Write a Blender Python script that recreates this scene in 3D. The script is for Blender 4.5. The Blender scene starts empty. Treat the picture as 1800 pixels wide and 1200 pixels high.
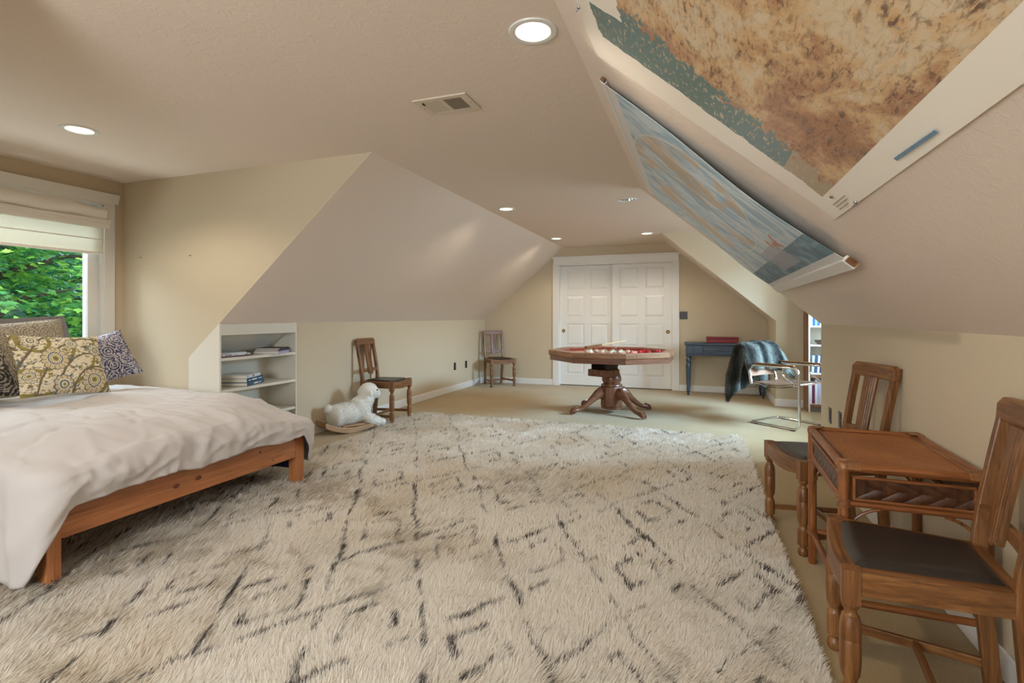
import bpy, bmesh, math, random
import numpy as np
from mathutils import Vector, Matrix, noise
from math import sin, cos, pi, radians, sqrt, atan2

random.seed(7)
rng = np.random.default_rng(7)
SC = bpy.context.scene
COL = SC.collection

# ------------------------------------------------------------------ room dimensions (metres)
FAR = 8.518; KLX = -3.578; KRX = 0.918; CLX = -2.155; CRX = -0.497
H = 2.3045; K = 1.0985
DN, DF, WLX = 1.07, 3.094, -4.683          # left dormer: near cheek, far cheek, window wall
RN, RF, WRX = 4.808, 7.482, 2.03           # right dormer
NEAR = -1.6
SLOPE = (H - K) / (CLX - KLX)

# ------------------------------------------------------------------ object helpers
def link(o, parent=None):
    COL.objects.link(o)
    if parent is not None:
        o.parent = parent
    return o

def thing(name, label, cat, loc=(0, 0, 0), rz=0.0, group=None):
    o = bpy.data.objects.new(name, None)
    o.empty_display_size = 0.05
    o.location = loc
    o.rotation_euler = (0, 0, rz)
    return tag(link(o), label, cat, group)

def tag(o, label, cat, group=None):
    o['label'] = label
    o['category'] = cat
    if group:
        o['group'] = group
    return o

def struct(o):
    o['kind'] = 'structure'
    return o

def copy_tree(o, parent=None):
    c = o.copy()
    COL.objects.link(c)
    c.parent = parent
    for ch in o.children:
        copy_tree(ch, c)
    return c

class MB:
    """Collects shapes that together make one mesh."""
    def __init__(self):
        self.v = []; self.f = []; self.uv = {}
    def add(self, vs, fs):
        b = len(self.v)
        self.v.extend([tuple(p) for p in vs])
        self.f.extend([tuple(b + i for i in f) for f in fs])
        return self
    def box(self, x0, x1, y0, y1, z0, z1, M=None):
        vs = [(x0, y0, z0), (x1, y0, z0), (x1, y1, z0), (x0, y1, z0), (x0, y0, z1), (x1, y0, z1), (x1, y1, z1), (x0, y1, z1)]
        if M is not None:
            vs = [M @ Vector(p) for p in vs]
        return self.add(vs, [(3, 2, 1, 0), (4, 5, 6, 7), (0, 1, 5, 4), (1, 2, 6, 5), (2, 3, 7, 6), (3, 0, 4, 7)])
    def prism(self, poly, a, b, axis='z', M=None):
        n = len(poly)
        def P(p, t):
            q = {'z': (p[0], p[1], t), 'y': (p[0], t, p[1]), 'x': (t, p[0], p[1])}[axis]
            return M @ Vector(q) if M is not None else q
        vs = [P(p, a) for p in poly] + [P(p, b) for p in poly]
        fs = [tuple(range(n))[::-1], tuple(range(n, 2 * n))] + [(i, (i + 1) % n, n + (i + 1) % n, n + i) for i in range(n)]
        return self.add(vs, fs)
    def lathe(self, prof, n=20, c=(0, 0), M=None, cap=True, squash=None):
        vs = []
        for r, z in prof:
            for i in range(n):
                a = 2 * pi * i / n
                p = (c[0] + r * cos(a), c[1] + r * sin(a), z)
                vs.append(M @ Vector(p) if M is not None else p)
        fs = []
        for j in range(len(prof) - 1):
            for i in range(n):
                i2 = (i + 1) % n
                fs.append((j * n + i, j * n + i2, (j + 1) * n + i2, (j + 1) * n + i))
        if cap:
            fs.append(tuple(range(n))[::-1]); m = (len(prof) - 1) * n
            fs.append(tuple(range(m, m + n)))
        return self.add(vs, fs)
    def tube(self, pts, r, n=10, cap=True, closed=False, flat=None):
        pts = [Vector(p) for p in pts]
        m = len(pts)
        rs = r if isinstance(r, (list, tuple)) else [r] * m
        ref = None; vs = []
        for i, p in enumerate(pts):
            a = pts[(i - 1) % m] if (closed or i > 0) else p
            b = pts[(i + 1) % m] if (closed or i < m - 1) else p
            t = (b - a).normalized()
            if ref is None:
                ref = Vector((0, 0, 1)) if abs(t.z) < 0.9 else Vector((1, 0, 0))
            u = (ref - t * ref.dot(t))
            if u.length < 1e-6:
                u = t.orthogonal()
            u.normalize(); w = t.cross(u); ref = u
            for k in range(n):
                an = 2 * pi * k / n
                s = flat if flat else 1.0
                vs.append(p + u * (rs[i] * cos(an) * s) + w * (rs[i] * sin(an)))
        fs = []
        for i in range(m if closed else m - 1):
            j = (i + 1) % m
            for k in range(n):
                k2 = (k + 1) % n
                fs.append((i * n + k, i * n + k2, j * n + k2, j * n + k))
        if cap and not closed:
            fs.append(tuple(range(n))[::-1]); fs.append(tuple(range((m - 1) * n, m * n)))
        return self.add(vs, fs)
    def grid(self, nu, nv, fn, closed_u=False):
        vs = [fn(i / (nu if closed_u else nu - 1), j / (nv - 1)) for j in range(nv) for i in range(nu)]
        fs = []
        for j in range(nv - 1):
            for i in range(nu if closed_u else nu - 1):
                i2 = (i + 1) % nu
                fs.append((j * nu + i, j * nu + i2, (j + 1) * nu + i2, (j + 1) * nu + i))
        return self.add(vs, fs)
    def build(self, name, mat, parent=None, smooth=False, bevel=0.0, seg=2, M=None, uv=None, sub=0, solid=0.0, loc=None):
        me = bpy.data.meshes.new(name)
        vs = self.v if M is None else [tuple(M @ Vector(p)) for p in self.v]
        me.from_pydata(vs, [], self.f)
        me.validate()
        bm = bmesh.new(); bm.from_mesh(me)
        bmesh.ops.recalc_face_normals(bm, faces=bm.faces)
        bm.to_mesh(me); bm.free()
        if smooth:
            me.polygons.foreach_set('use_smooth', [True] * len(me.polygons))
        if uv is not None:
            L = me.uv_layers.new(name='UVMap')
            for lp in me.loops:
                L.data[lp.index].uv = uv[lp.vertex_index]
        o = bpy.data.objects.new(name, me)
        if mat is not None:
            me.materials.append(mat)
        link(o, parent)
        if loc:
            o.location = loc
        if solid:
            m = o.modifiers.new('t', 'SOLIDIFY'); m.thickness = solid; m.offset = -1
        if solid and smooth:
            m = o.modifiers.new('e', 'EDGE_SPLIT'); m.split_angle = radians(50)
        if bevel:
            m = o.modifiers.new('b', 'BEVEL'); m.width = bevel; m.segments = seg; m.limit_method = 'ANGLE'; m.angle_limit = radians(35)
        if sub:
            m = o.modifiers.new('s', 'SUBSURF'); m.levels = sub; m.render_levels = sub
        if smooth and bevel == 0 and not sub:
            try:
                me.set_sharp_from_angle(angle=radians(40))
            except Exception:
                pass
        return o

def bx(name, mat, parent, x0, x1, y0, y1, z0, z1, bevel=0.003, seg=2, M=None):
    return MB().box(x0, x1, y0, y1, z0, z1, M).build(name, mat, parent, bevel=bevel, seg=seg)

def face_with_holes(name, mat, outer, holes, to3d, parent=None):
    """A flat face with openings, triangulated."""
    bm = bmesh.new(); edges = []
    for loop in [outer] + holes:
        vs = [bm.verts.new(to3d(*p)) for p in loop]
        for i in range(len(vs)):
            edges.append(bm.edges.new((vs[i], vs[(i + 1) % len(vs)])))
    bmesh.ops.triangle_fill(bm, use_beauty=True, edges=edges)
    me = bpy.data.meshes.new(name); bm.to_mesh(me); bm.free()
    me.materials.append(mat)
    return link(bpy.data.objects.new(name, me), parent)

# ------------------------------------------------------------------ material helpers
def lin(c):
    c = c / 255.0
    return c / 12.92 if c <= 0.04045 else ((c + 0.055) / 1.055) ** 2.4
def rgb(r, g, b):
    return (lin(r), lin(g), lin(b), 1.0)

class Mat:
    def __init__(self, name):
        self.m = bpy.data.materials.new(name); self.m.use_nodes = True
        self.t = self.m.node_tree; self.n = self.t.nodes
        self.b = self.n['Principled BSDF']
    def N(self, typ, **kw):
        n = self.n.new(typ)
        for k, v in kw.items():
            if k.startswith('_'):
                setattr(n, k[1:], v)
        return n
    def L(self, a, b):
        self.t.links.new(a, b)
    def set(self, **kw):
        for k, v in kw.items():
            self.b.inputs[k.replace('_', ' ')].default_value = v
        return self
    def coord(self, kind='Object', scale=(1, 1, 1), loc=(0, 0, 0), rot=(0, 0, 0)):
        tc = self.N('ShaderNodeTexCoord'); mp = self.N('ShaderNodeMapping')
        mp.inputs['Scale'].default_value = scale; mp.inputs['Location'].default_value = loc; mp.inputs['Rotation'].default_value = rot
        self.L(tc.outputs[kind], mp.inputs['Vector'])
        return mp.outputs['Vector']
    def noise(self, vec, scale, detail=3, rough=0.55, dist=0.0):
        n = self.N('ShaderNodeTexNoise')
        n.inputs['Scale'].default_value = scale; n.inputs['Detail'].default_value = detail
        n.inputs['Roughness'].default_value = rough; n.inputs['Distortion'].default_value = dist
        self.L(vec, n.inputs['Vector'])
        return n.outputs['Fac']
    def ramp(self, fac, stops, interp='LINEAR'):
        r = self.N('ShaderNodeValToRGB'); e = r.color_ramp.elements
        r.color_ramp.interpolation = interp
        while len(e) < len(stops):
            e.new(0.5)
        for i, (p, c) in enumerate(stops):
            e[i].position = p; e[i].color = c
        self.L(fac, r.inputs['Fac'])
        return r.outputs['Color']
    def mix(self, fac, a, b, mode='MIX'):
        n = self.N('ShaderNodeMix'); n.data_type = 'RGBA'; n.blend_type = mode
        for s, v in ((0, fac), (6, a), (7, b)):
            if isinstance(v, (int, float, tuple)):
                n.inputs[s].default_value = v
            else:
                self.L(v, n.inputs[s])
        return n.outputs[2]
    def math(self, op, a, b=None, c=None):
        n = self.N('ShaderNodeMath'); n.operation = op
        for i, v in enumerate((a, b, c)):
            if v is None:
                continue
            if isinstance(v, (int, float)):
                n.inputs[i].default_value = v
            else:
                self.L(v, n.inputs[i])
        return n.outputs[0]
    def bump(self, h, strength=0.3, dist=0.01):
        n = self.N('ShaderNodeBump'); n.inputs['Strength'].default_value = strength; n.inputs['Distance'].default_value = dist
        self.L(h, n.inputs['Height']); self.L(n.outputs['Normal'], self.b.inputs['Normal'])
        return self
    def base(self, c):
        if isinstance(c, tuple):
            self.b.inputs['Base Color'].default_value = c
        else:
            self.L(c, self.b.inputs['Base Color'])
        return self

def plain(name, c, rough=0.5, metal=0.0, spec=0.5):
    M = Mat(name); M.set(Base_Color=c, Roughness=rough, Metallic=metal)
    M.b.inputs['Specular IOR Level'].default_value = spec
    return M.m

def paint(name, c, bump=0.12, scale=9.0, rough=0.7):
    """Skip-trowel drywall paint."""
    M = Mat(name); M.set(Base_Color=c, Roughness=rough)
    M.b.inputs['Specular IOR Level'].default_value = 0.25
    v = M.coord('Object', (1, 1, 1))
    a = M.noise(v, scale, 5, 0.6, 1.6)
    a = M.ramp(a, [(0.50, (0, 0, 0, 1)), (0.56, (1, 1, 1, 1))])
    f = M.noise(v, scale * 9, 2, 0.5)
    h = M.mix(0.15, a, f)
    M.bump(h, bump, 0.012)
    return M.m

def wood(name, dark, mid, light, axis='z', scale=1.0, rough=0.38, bump=0.08, knots=False):
    M = Mat(name)
    s = {'x': (1.2, 14, 14), 'y': (14, 1.2, 14), 'z': (14, 14, 1.2)}[axis]
    v = M.coord('Object', tuple(k * scale for k in s))
    a = M.noise(v, 2.2, 4, 0.6, 0.9)
    c = M.ramp(a, [(0.25, dark), (0.5, mid), (0.75, light)])
    s2 = {'x': (3, 90, 90), 'y': (90, 3, 90), 'z': (90, 90, 3)}[axis]
    f = M.noise(M.coord('Object', tuple(k * scale for k in s2)), 2.0, 2, 0.6)
    c = M.mix(0.35, c, M.ramp(f, [(0.3, (0.25, 0.2, 0.17, 1)), (0.6, (1, 1, 1, 1))]), 'MULTIPLY')
    M.base(c); M.set(Roughness=rough); M.bump(f, bump, 0.004)
    return M.m

W = {}
for ax in 'xyz':
    W['oak_' + ax] = wood('oak_' + ax, rgb(72, 44, 24), rgb(126, 82, 44), rgb(158, 112, 66), ax)
    W['pine_' + ax] = wood('pine_' + ax, rgb(150, 90, 50), rgb(180, 114, 68), rgb(196, 132, 84), ax, 0.6, 0.35)
    W['table_' + ax] = wood('tableoak_' + ax, rgb(108, 70, 44), rgb(150, 106, 72), rgb(176, 134, 96), ax, 1.0, 0.33)
    W['tabledark_' + ax] = wood('tabledark_' + ax, rgb(86, 52, 36), rgb(122, 80, 58), rgb(146, 100, 74), ax, 1.0, 0.25)
    W['rattan_' + ax] = wood('rattan_' + ax, rgb(84, 46, 22), rgb(136, 80, 40), rgb(168, 108, 60), ax, 1.4, 0.35)
    W['desk_' + ax] = wood('deskpaint_' + ax, rgb(40, 48, 60), rgb(58, 70, 86), rgb(80, 93, 110), ax, 1.0, 0.4, 0.05)
W['shelf_brown'] = wood('shelf_brown', rgb(104, 66, 42), rgb(136, 90, 60), rgb(150, 104, 72), 'z', 0.6, 0.5)
W['toywood'] = wood('toywood', rgb(160, 122, 88), rgb(188, 150, 112), rgb(204, 168, 130), 'y', 1.0, 0.5)

WALL = paint('wall_paint', rgb(199, 185, 160), 0.05, 12)
CEIL = paint('ceiling_paint', rgb(228, 213, 200), 0.13, 15)
WHITE = plain('white_trim', rgb(224, 222, 218), 0.35)
WHITE2 = plain('white_laminate', rgb(216, 211, 198), 0.4)
BRASS = plain('brass', rgb(150, 124, 72), 0.3, 1.0)
CHROME = plain('chrome', (0.85, 0.86, 0.88, 1), 0.08, 1.0)
BLACKPL = plain('dark_plastic', rgb(44, 36, 32), 0.35)
METALDK = plain('dark_metal', rgb(70, 62, 54), 0.45, 0.6)

def carpet_mat():
    M = Mat('carpet'); v = M.coord('Object')
    a = M.noise(v, 260, 2, 0.7); b = M.noise(v, 2.2, 4, 0.6)
    c = M.ramp(a, [(0.3, rgb(130, 109, 74)), (0.7, rgb(192, 168, 124))])
    c = M.mix(0.25, c, M.ramp(b, [(0.3, rgb(158, 135, 96)), (0.7, rgb(188, 165, 124))]))
    M.base(c); M.set(Roughness=0.95); M.b.inputs['Specular IOR Level'].default_value = 0.05
    M.b.inputs['Sheen Weight'].default_value = 0.2
    M.bump(a, 0.5, 0.006)
    return M.m
CARPET = carpet_mat()

def leather_mat(name, c, rough=0.38):
    M = Mat(name); v = M.coord('Object')
    a = M.noise(v, 60, 4, 0.6); b = M.noise(v, 7, 3)
    M.base(M.mix(M.math('MULTIPLY', b, 0.5), c, tuple(min(1, x * 1.9) for x in c[:3]) + (1,)))
    M.set(Roughness=rough); M.bump(a, 0.15, 0.003)
    return M.m
LEATHER = leather_mat('dark_leather', rgb(36, 31, 28), 0.36)

def cloth_mat(name, c, rough=0.85, scale=500, sheen=0.2, bump=0.1):
    M = Mat(name); v = M.coord('Object')
    M.base(c); M.set(Roughness=rough); M.b.inputs['Sheen Weight'].default_value = sheen
    M.b.inputs['Specular IOR Level'].default_value = 0.2
    M.bump(M.noise(v, scale, 2), bump, 0.002)
    return M.m

def hair_mat(name, attr='Col', trans=0.45):
    """Diffuse + translucent fibres, coloured per fibre."""
    m = bpy.data.materials.new(name); m.use_nodes = True
    t = m.node_tree; n = t.nodes; n.clear()
    out = n.new('ShaderNodeOutputMaterial'); at = n.new('ShaderNodeAttribute'); at.attribute_name = attr
    d = n.new('ShaderNodeBsdfDiffuse'); tr = n.new('ShaderNodeBsdfTranslucent'); mx = n.new('ShaderNodeMixShader')
    mx.inputs[0].default_value = trans
    t.links.new(at.outputs['Color'], d.inputs['Color']); t.links.new(at.outputs['Color'], tr.inputs['Color'])
    t.links.new(d.outputs[0], mx.inputs[1]); t.links.new(tr.outputs[0], mx.inputs[2])
    t.links.new(mx.outputs[0], out.inputs['Surface'])
    return m
PILE = hair_mat('wool_pile')

def blades(name, P, T, S, L, Wd, C, mat, parent, curl=None):
    """Many fibres as one mesh: roots P, tip directions T, side vectors S, lengths L, widths Wd, colours C."""
    n = len(P)
    mid_dir = T.copy()
    if curl is not None:
        mid_dir = T - curl * 0.35
        mid_dir /= np.linalg.norm(mid_dir, axis=1)[:, None]
    Sw = S * (Wd * 0.5)[:, None]
    mid = P + mid_dir * (L * 0.55)[:, None]
    tip = P + T * L[:, None]
    V = np.empty((n, 5, 3), np.float32)
    V[:, 0] = P - Sw; V[:, 1] = P + Sw; V[:, 2] = mid + Sw * 0.85; V[:, 3] = mid - Sw * 0.85; V[:, 4] = tip
    me = bpy.data.meshes.new(name)
    me.vertices.add(n * 5); me.vertices.foreach_set('co', V.reshape(-1))
    idx = (np.arange(n) * 5)[:, None]
    loops = np.concatenate([idx + np.array([0, 1, 2, 3]), idx + np.array([3, 2, 4])], axis=1).astype(np.int32).reshape(-1)
    me.loops.add(len(loops)); me.loops.foreach_set('vertex_index', loops)
    me.polygons.add(n * 2)
    st = (np.arange(n) * 7)[:, None] + np.array([0, 4])
    me.polygons.foreach_set('loop_start', st.reshape(-1).astype(np.int32))
    me.polygons.foreach_set('use_smooth', np.ones(n * 2, bool))
    me.update(calc_edges=True)
    a = me.color_attributes.new('Col', 'FLOAT_COLOR', 'POINT')
    cc = np.ones((n, 5, 4), np.float32); cc[:, :, :3] = C[:, None, :]
    a.data.foreach_set('color', cc.reshape(-1))
    me.materials.append(mat)
    o = bpy.data.objects.new(name, me)
    return link(o, parent)

def unit(a):
    return a / np.maximum(np.linalg.norm(a, axis=1), 1e-9)[:, None]

def surface_points(o, n):
    """Random points and normals on a mesh object (its own coordinates, modifiers applied)."""
    dg = bpy.context.evaluated_depsgraph_get()
    ev = o.evaluated_get(dg); me = ev.to_mesh(); me.calc_loop_triangles()
    v = np.empty(len(me.vertices) * 3, np.float32); me.vertices.foreach_get('co', v); v = v.reshape(-1, 3)
    nv = np.empty(len(me.vertices) * 3, np.float32); me.vertices.foreach_get('normal', nv); nv = nv.reshape(-1, 3)
    t = np.empty(len(me.loop_triangles) * 3, np.int32); me.loop_triangles.foreach_get('vertices', t); t = t.reshape(-1, 3)
    ev.to_mesh_clear()
    a, b, c = v[t[:, 0]], v[t[:, 1]], v[t[:, 2]]
    ar = np.linalg.norm(np.cross(b - a, c - a), axis=1)
    k = rng.choice(len(t), n, p=ar / ar.sum())
    r1 = np.sqrt(rng.random(n)); r2 = rng.random(n)
    w = np.stack([1 - r1, r1 * (1 - r2), r1 * r2], 1)
    P = (v[t[k]] * w[:, :, None]).sum(1); Nn = unit((nv[t[k]] * w[:, :, None]).sum(1))
    return P, Nn

# smooth value noise for numpy arrays
_G = rng.random((64, 64))
def vnoise(x, y):
    xi = np.floor(x).astype(int); yi = np.floor(y).astype(int)
    fx = x - xi; fy = y - yi; fx = fx * fx * (3 - 2 * fx); fy = fy * fy * (3 - 2 * fy)
    g = lambda i, j: _G[i % 64, j % 64]
    return (g(xi, yi) * (1 - fx) + g(xi + 1, yi) * fx) * (1 - fy) + (g(xi, yi + 1) * (1 - fx) + g(xi + 1, yi + 1) * fx) * fy
def fbm(x, y):
    return vnoise(x, y) * 0.55 + vnoise(x * 2.1 + 7, y * 2.1 + 3) * 0.3 + vnoise(x * 4.3 + 1, y * 4.3 + 9) * 0.15

# ================================================================== CAMERA
cam = bpy.data.cameras.new('camera'); cam.sensor_width = 36.0; cam.lens = 917.6 / 1800 * 36
cam.shift_y = -(600 - 555.6) / 1800
cam.clip_start = 0.02
co = link(bpy.data.objects.new('camera', cam)); co.location = (0, 0, 1.16); co.rotation_euler = (pi / 2, 0, 0.346)
SC.camera = co

# ================================================================== ROOM SHELL
LIGHTS = [(-0.632, 2.002), (-3.585, 2.115), (-1.946, 5.218), (-1.993, 7.454), (-0.694, 7.417), (-0.678, 5.212)]
def circ(x, y, r, n=28):
    return [(x + r * cos(2 * pi * i / n), y + r * sin(2 * pi * i / n)) for i in range(n)]

fl = MB().box(WLX - 0.05, WRX + 0.05, NEAR - 0.1, FAR + 0.75, -0.15, 0.0).build('floor', CARPET); struct(fl)
outer = [(CLX, NEAR), (CRX, NEAR), (CRX, RN), (WRX, RN), (WRX, RF), (CRX, RF), (CRX, FAR), (CLX, FAR), (CLX, DF), (WLX, DF), (WLX, DN), (CLX, DN)]
struct(face_with_holes('ceiling', CEIL, outer, [circ(x, y, 0.079) for x, y in LIGHTS], lambda x, y: (x, y, H)))

def quad(name, mat, *pts):
    return struct(MB().add(pts, [tuple(range(len(pts)))]).build(name, mat))
quad('ceiling_slope', CEIL, (CLX, DF, H), (CLX, FAR, H), (KLX, FAR, K), (KLX, DF, K))
quad('ceiling_slope', CEIL, (CLX, NEAR, H), (CLX, DN, H), (KLX, DN, K), (KLX, NEAR, K))
quad('ceiling_slope', CEIL, (CRX, NEAR, H), (CRX, RN, H), (KRX, RN, K), (KRX, NEAR, K))
quad('ceiling_slope', CEIL, (CRX, RF, H), (CRX, FAR, H), (KRX, FAR, K), (KRX, RF, K))
BKY = 3.93                                        # far end of the built-in bookcase
quad('wall_left', WALL, (KLX, BKY, 0), (KLX, FAR, 0), (KLX, FAR, K), (KLX, BKY, K))
quad('wall_left', WALL, (KLX, NEAR, 0), (KLX, DN, 0), (KLX, DN, K), (KLX, NEAR, K))
quad('wall_right', WALL, (KRX, NEAR, 0), (KRX, RN, 0), (KRX, RN, K), (KRX, NEAR, K))
quad('wall_right', WALL, (KRX, RF, 0), (KRX, FAR, 0), (KRX, FAR, K), (KRX, RF, K))
BSX = -3.90
bsz = K - (KLX - BSX) * SLOPE
quad('wall_dormer_far', WALL, (WLX, DF, 0), (WLX, DF, H), (CLX, DF, H), (KLX, DF, K), (BSX, DF, bsz), (BSX, DF, 0))
quad('wall_dormer_near', WALL, (WLX, DN, 0), (WLX, DN, H), (CLX, DN, H), (KLX, DN, K), (KLX, DN, 0))
quad('wall_dormer_far', WALL, (KRX, RF, 0), (KRX, RF, K), (CRX, RF, H), (WRX, RF, H), (WRX, RF, 0))
quad('wall_dormer_near', WALL, (KRX, RN, 0), (KRX, RN, K), (CRX, RN, H), (WRX, RN, H), (WRX, RN, 0))
WY0, WY1, WZ0, WZ1 = 1.225, 2.94, 0.78, 2.085      # dormer window opening
struct(face_with_holes('wall_window', WALL, [(DN, 0), (DF, 0), (DF, H), (DN, H)], [[(WY0, WZ0), (WY1, WZ0), (WY1, WZ1), (WY0, WZ1)]], lambda y, z: (WLX, y, z)))
RY0, RY1 = 5.15, 7.0
struct(face_with_holes('wall_window', WALL, [(RN, 0), (RF, 0), (RF, H), (RN, H)], [[(RY0, WZ0), (RY1, WZ0), (RY1, WZ1), (RY0, WZ1)]], lambda y, z: (WRX, y, z)))
prof = [(KLX, 0), (KRX, 0), (KRX, K), (CRX, H), (CLX, H), (KLX, K)]
DX0, DX1, DZ = -2.237, -0.405, 2.02
struct(face_with_holes('wall_far', WALL, prof, [[(DX0, 0.001), (DX1, 0.001), (DX1, DZ), (DX0, DZ)]], lambda x, z: (x, FAR, z)))
NX0, NX1, NZ0, NZ1 = -2.3, -0.4, 0.8, 2.0  # opening for the added window behind the camera
struct(face_with_holes('wall_near', WALL, prof, [[(NX0, NZ0), (NX1, NZ0), (NX1, NZ1), (NX0, NZ1)]], lambda x, z: (x, NEAR, z)))
# closet behind the sliding doors
cl = MB()
cl.add([(DX0 - .1, FAR + .005, 0), (DX0 - .1, FAR + .7, 0), (DX0 - .1, FAR + .7, 2.3), (DX0 - .1, FAR + .005, 2.3)], [(0, 1, 2, 3)])
cl.add([(DX1 + .1, FAR + .005, 0), (DX1 + .1, FAR + .7, 0), (DX1 + .1, FAR + .7, 2.3), (DX1 + .1, FAR + .005, 2.3)], [(0, 1, 2, 3)])
cl.add([(DX0 - .1, FAR + .7, 0), (DX1 + .1, FAR + .7, 0), (DX1 + .1, FAR + .7, 2.3), (DX0 - .1, FAR + .7, 2.3)], [(0, 1, 2, 3)])
cl.add([(DX0 - .1, FAR + .005, 2.3), (DX1 + .1, FAR + .005, 2.3), (DX1 + .1, FAR + .7, 2.3), (DX0 - .1, FAR + .7, 2.3)], [(0, 1, 2, 3)])
struct(cl.build('wall_closet', WALL))

# baseboards
BH, BT = 0.098, 0.014
def baseboard(name, x0, x1, y0, y1):
    o = bx(name, WHITE, None, x0, x1, y0, y1, 0.0, BH, 0.006); struct(o)
TRX0, TRX1 = -2.337, -0.305                       # outer edges of the closet casing
baseboard('baseboard_left', KLX, KLX + BT, BKY, FAR)
baseboard('baseboard_far', KLX + BT, TRX0, FAR - BT, FAR)
baseboard('baseboard_far', TRX1, KRX - BT, FAR - BT, FAR)
baseboard('baseboard_right', KRX - BT, KRX, RF - BT, FAR)
baseboard('baseboard_right', KRX - BT, KRX, NEAR, RN + BT)
baseboard('baseboard_dormer', KRX, WRX, RF - BT, RF)
baseboard('baseboard_dormer', KRX, WRX, RN, RN + BT)
baseboard('baseboard_dormer', WRX - BT, WRX, RN + BT, RF - BT)
baseboard('baseboard_left', KLX, KLX + BT, NEAR, DN + BT)
baseboard('baseboard_near', KLX + BT, KRX - BT, NEAR, NEAR + BT)
baseboard('baseboard_window', WLX, WLX + BT, DN, DF)
baseboard('baseboard_dormer', WLX + BT, BSX, DF - BT, DF)

# closet casing
tr = MB()
tr.box(TRX0, DX0 + .005, FAR - .018, FAR, 0, DZ + .01).box(DX1 - .005, TRX1, FAR - .018, FAR, 0, DZ + .01)
tr.box(TRX0 + .01, TRX1 - .01, FAR - .020, FAR, DZ, DZ + .115)
tr.box(TRX0 - .012, TRX1 + .012, FAR - .030, FAR, DZ + .105, DZ + .135)
struct(tr.build('trim_1', WHITE, bevel=.004))
jb = MB().box(DX0 - .002, DX0 + .012, FAR - .005, FAR + .13, 0, DZ).box(DX1 - .012, DX1 + .002, FAR - .005, FAR + .13, 0, DZ).box(DX0, DX1, FAR - .005, FAR + .13, DZ - .015, DZ + .002)
struct(jb.build('trim_2', WHITE, bevel=.002))

# sliding closet doors
def closet_door(n, x0, x1, y, pull_x):
    z0, z1 = 0.014, DZ - .018
    d = MB().box(x0, x1, y + .010, y + .036, z0, z1)
    w = x1 - x0; st = .105
    pw = (w - 2 * st - .095) / 2
    rows = [(1.60, 1.955), (1.145, 1.505), (0.675, 1.035), (0.19, 0.565)]
    cols = [(x0 + st, x0 + st + pw), (x1 - st - pw, x1 - st)]
    # stiles and rails
    d.box(x0, x0 + st, y, y + .012, z0, z1).box(x1 - st, x1, y, y + .012, z0, z1).box(cols[0][1], cols[1][0], y, y + .012, z0, z1)
    edges = [z0] + [v for r in reversed(rows) for v in r] + [z1]
    for i in range(0, len(edges), 2):
        for a, b in cols:
            d.box(a, b, y, y + .012, edges[i], edges[i + 1])
    for ra, rb in rows:                            # raised fields
        for a, b in cols:
            i0, i1 = .012, .042
            vs = [(a + i0, y + .0095, ra + i0), (b - i0, y + .0095, ra + i0), (b - i0, y + .0095, rb - i0), (a + i0, y + .0095, rb - i0),
                  (a + i1, y + .002, ra + i1), (b - i1, y + .002, ra + i1), (b - i1, y + .002, rb - i1), (a + i1, y + .002, rb - i1)]
            d.add(vs, [(4, 5, 6, 7), (0, 1, 5, 4), (1, 2, 6, 5), (2, 3, 7, 6), (3, 0, 4, 7)])
    o = struct(d.build(n, WHITE))
    M = Matrix.Translation((pull_x, y, .915)) @ Matrix.Rotation(pi / 2, 4, 'X')
    MB().lathe([(.030, -.001), (.030, .003), (.026, .004), (.021, .001), (.0, -.0005)], 24, M=M, cap=False).build('handle', BRASS, o, smooth=True)
closet_door('door_1', DX0 + .012, -1.315, FAR + .066, DX0 + .068)
closet_door('door_2', -1.345, DX1 - .013, FAR + .022, DX1 - .072)

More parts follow.
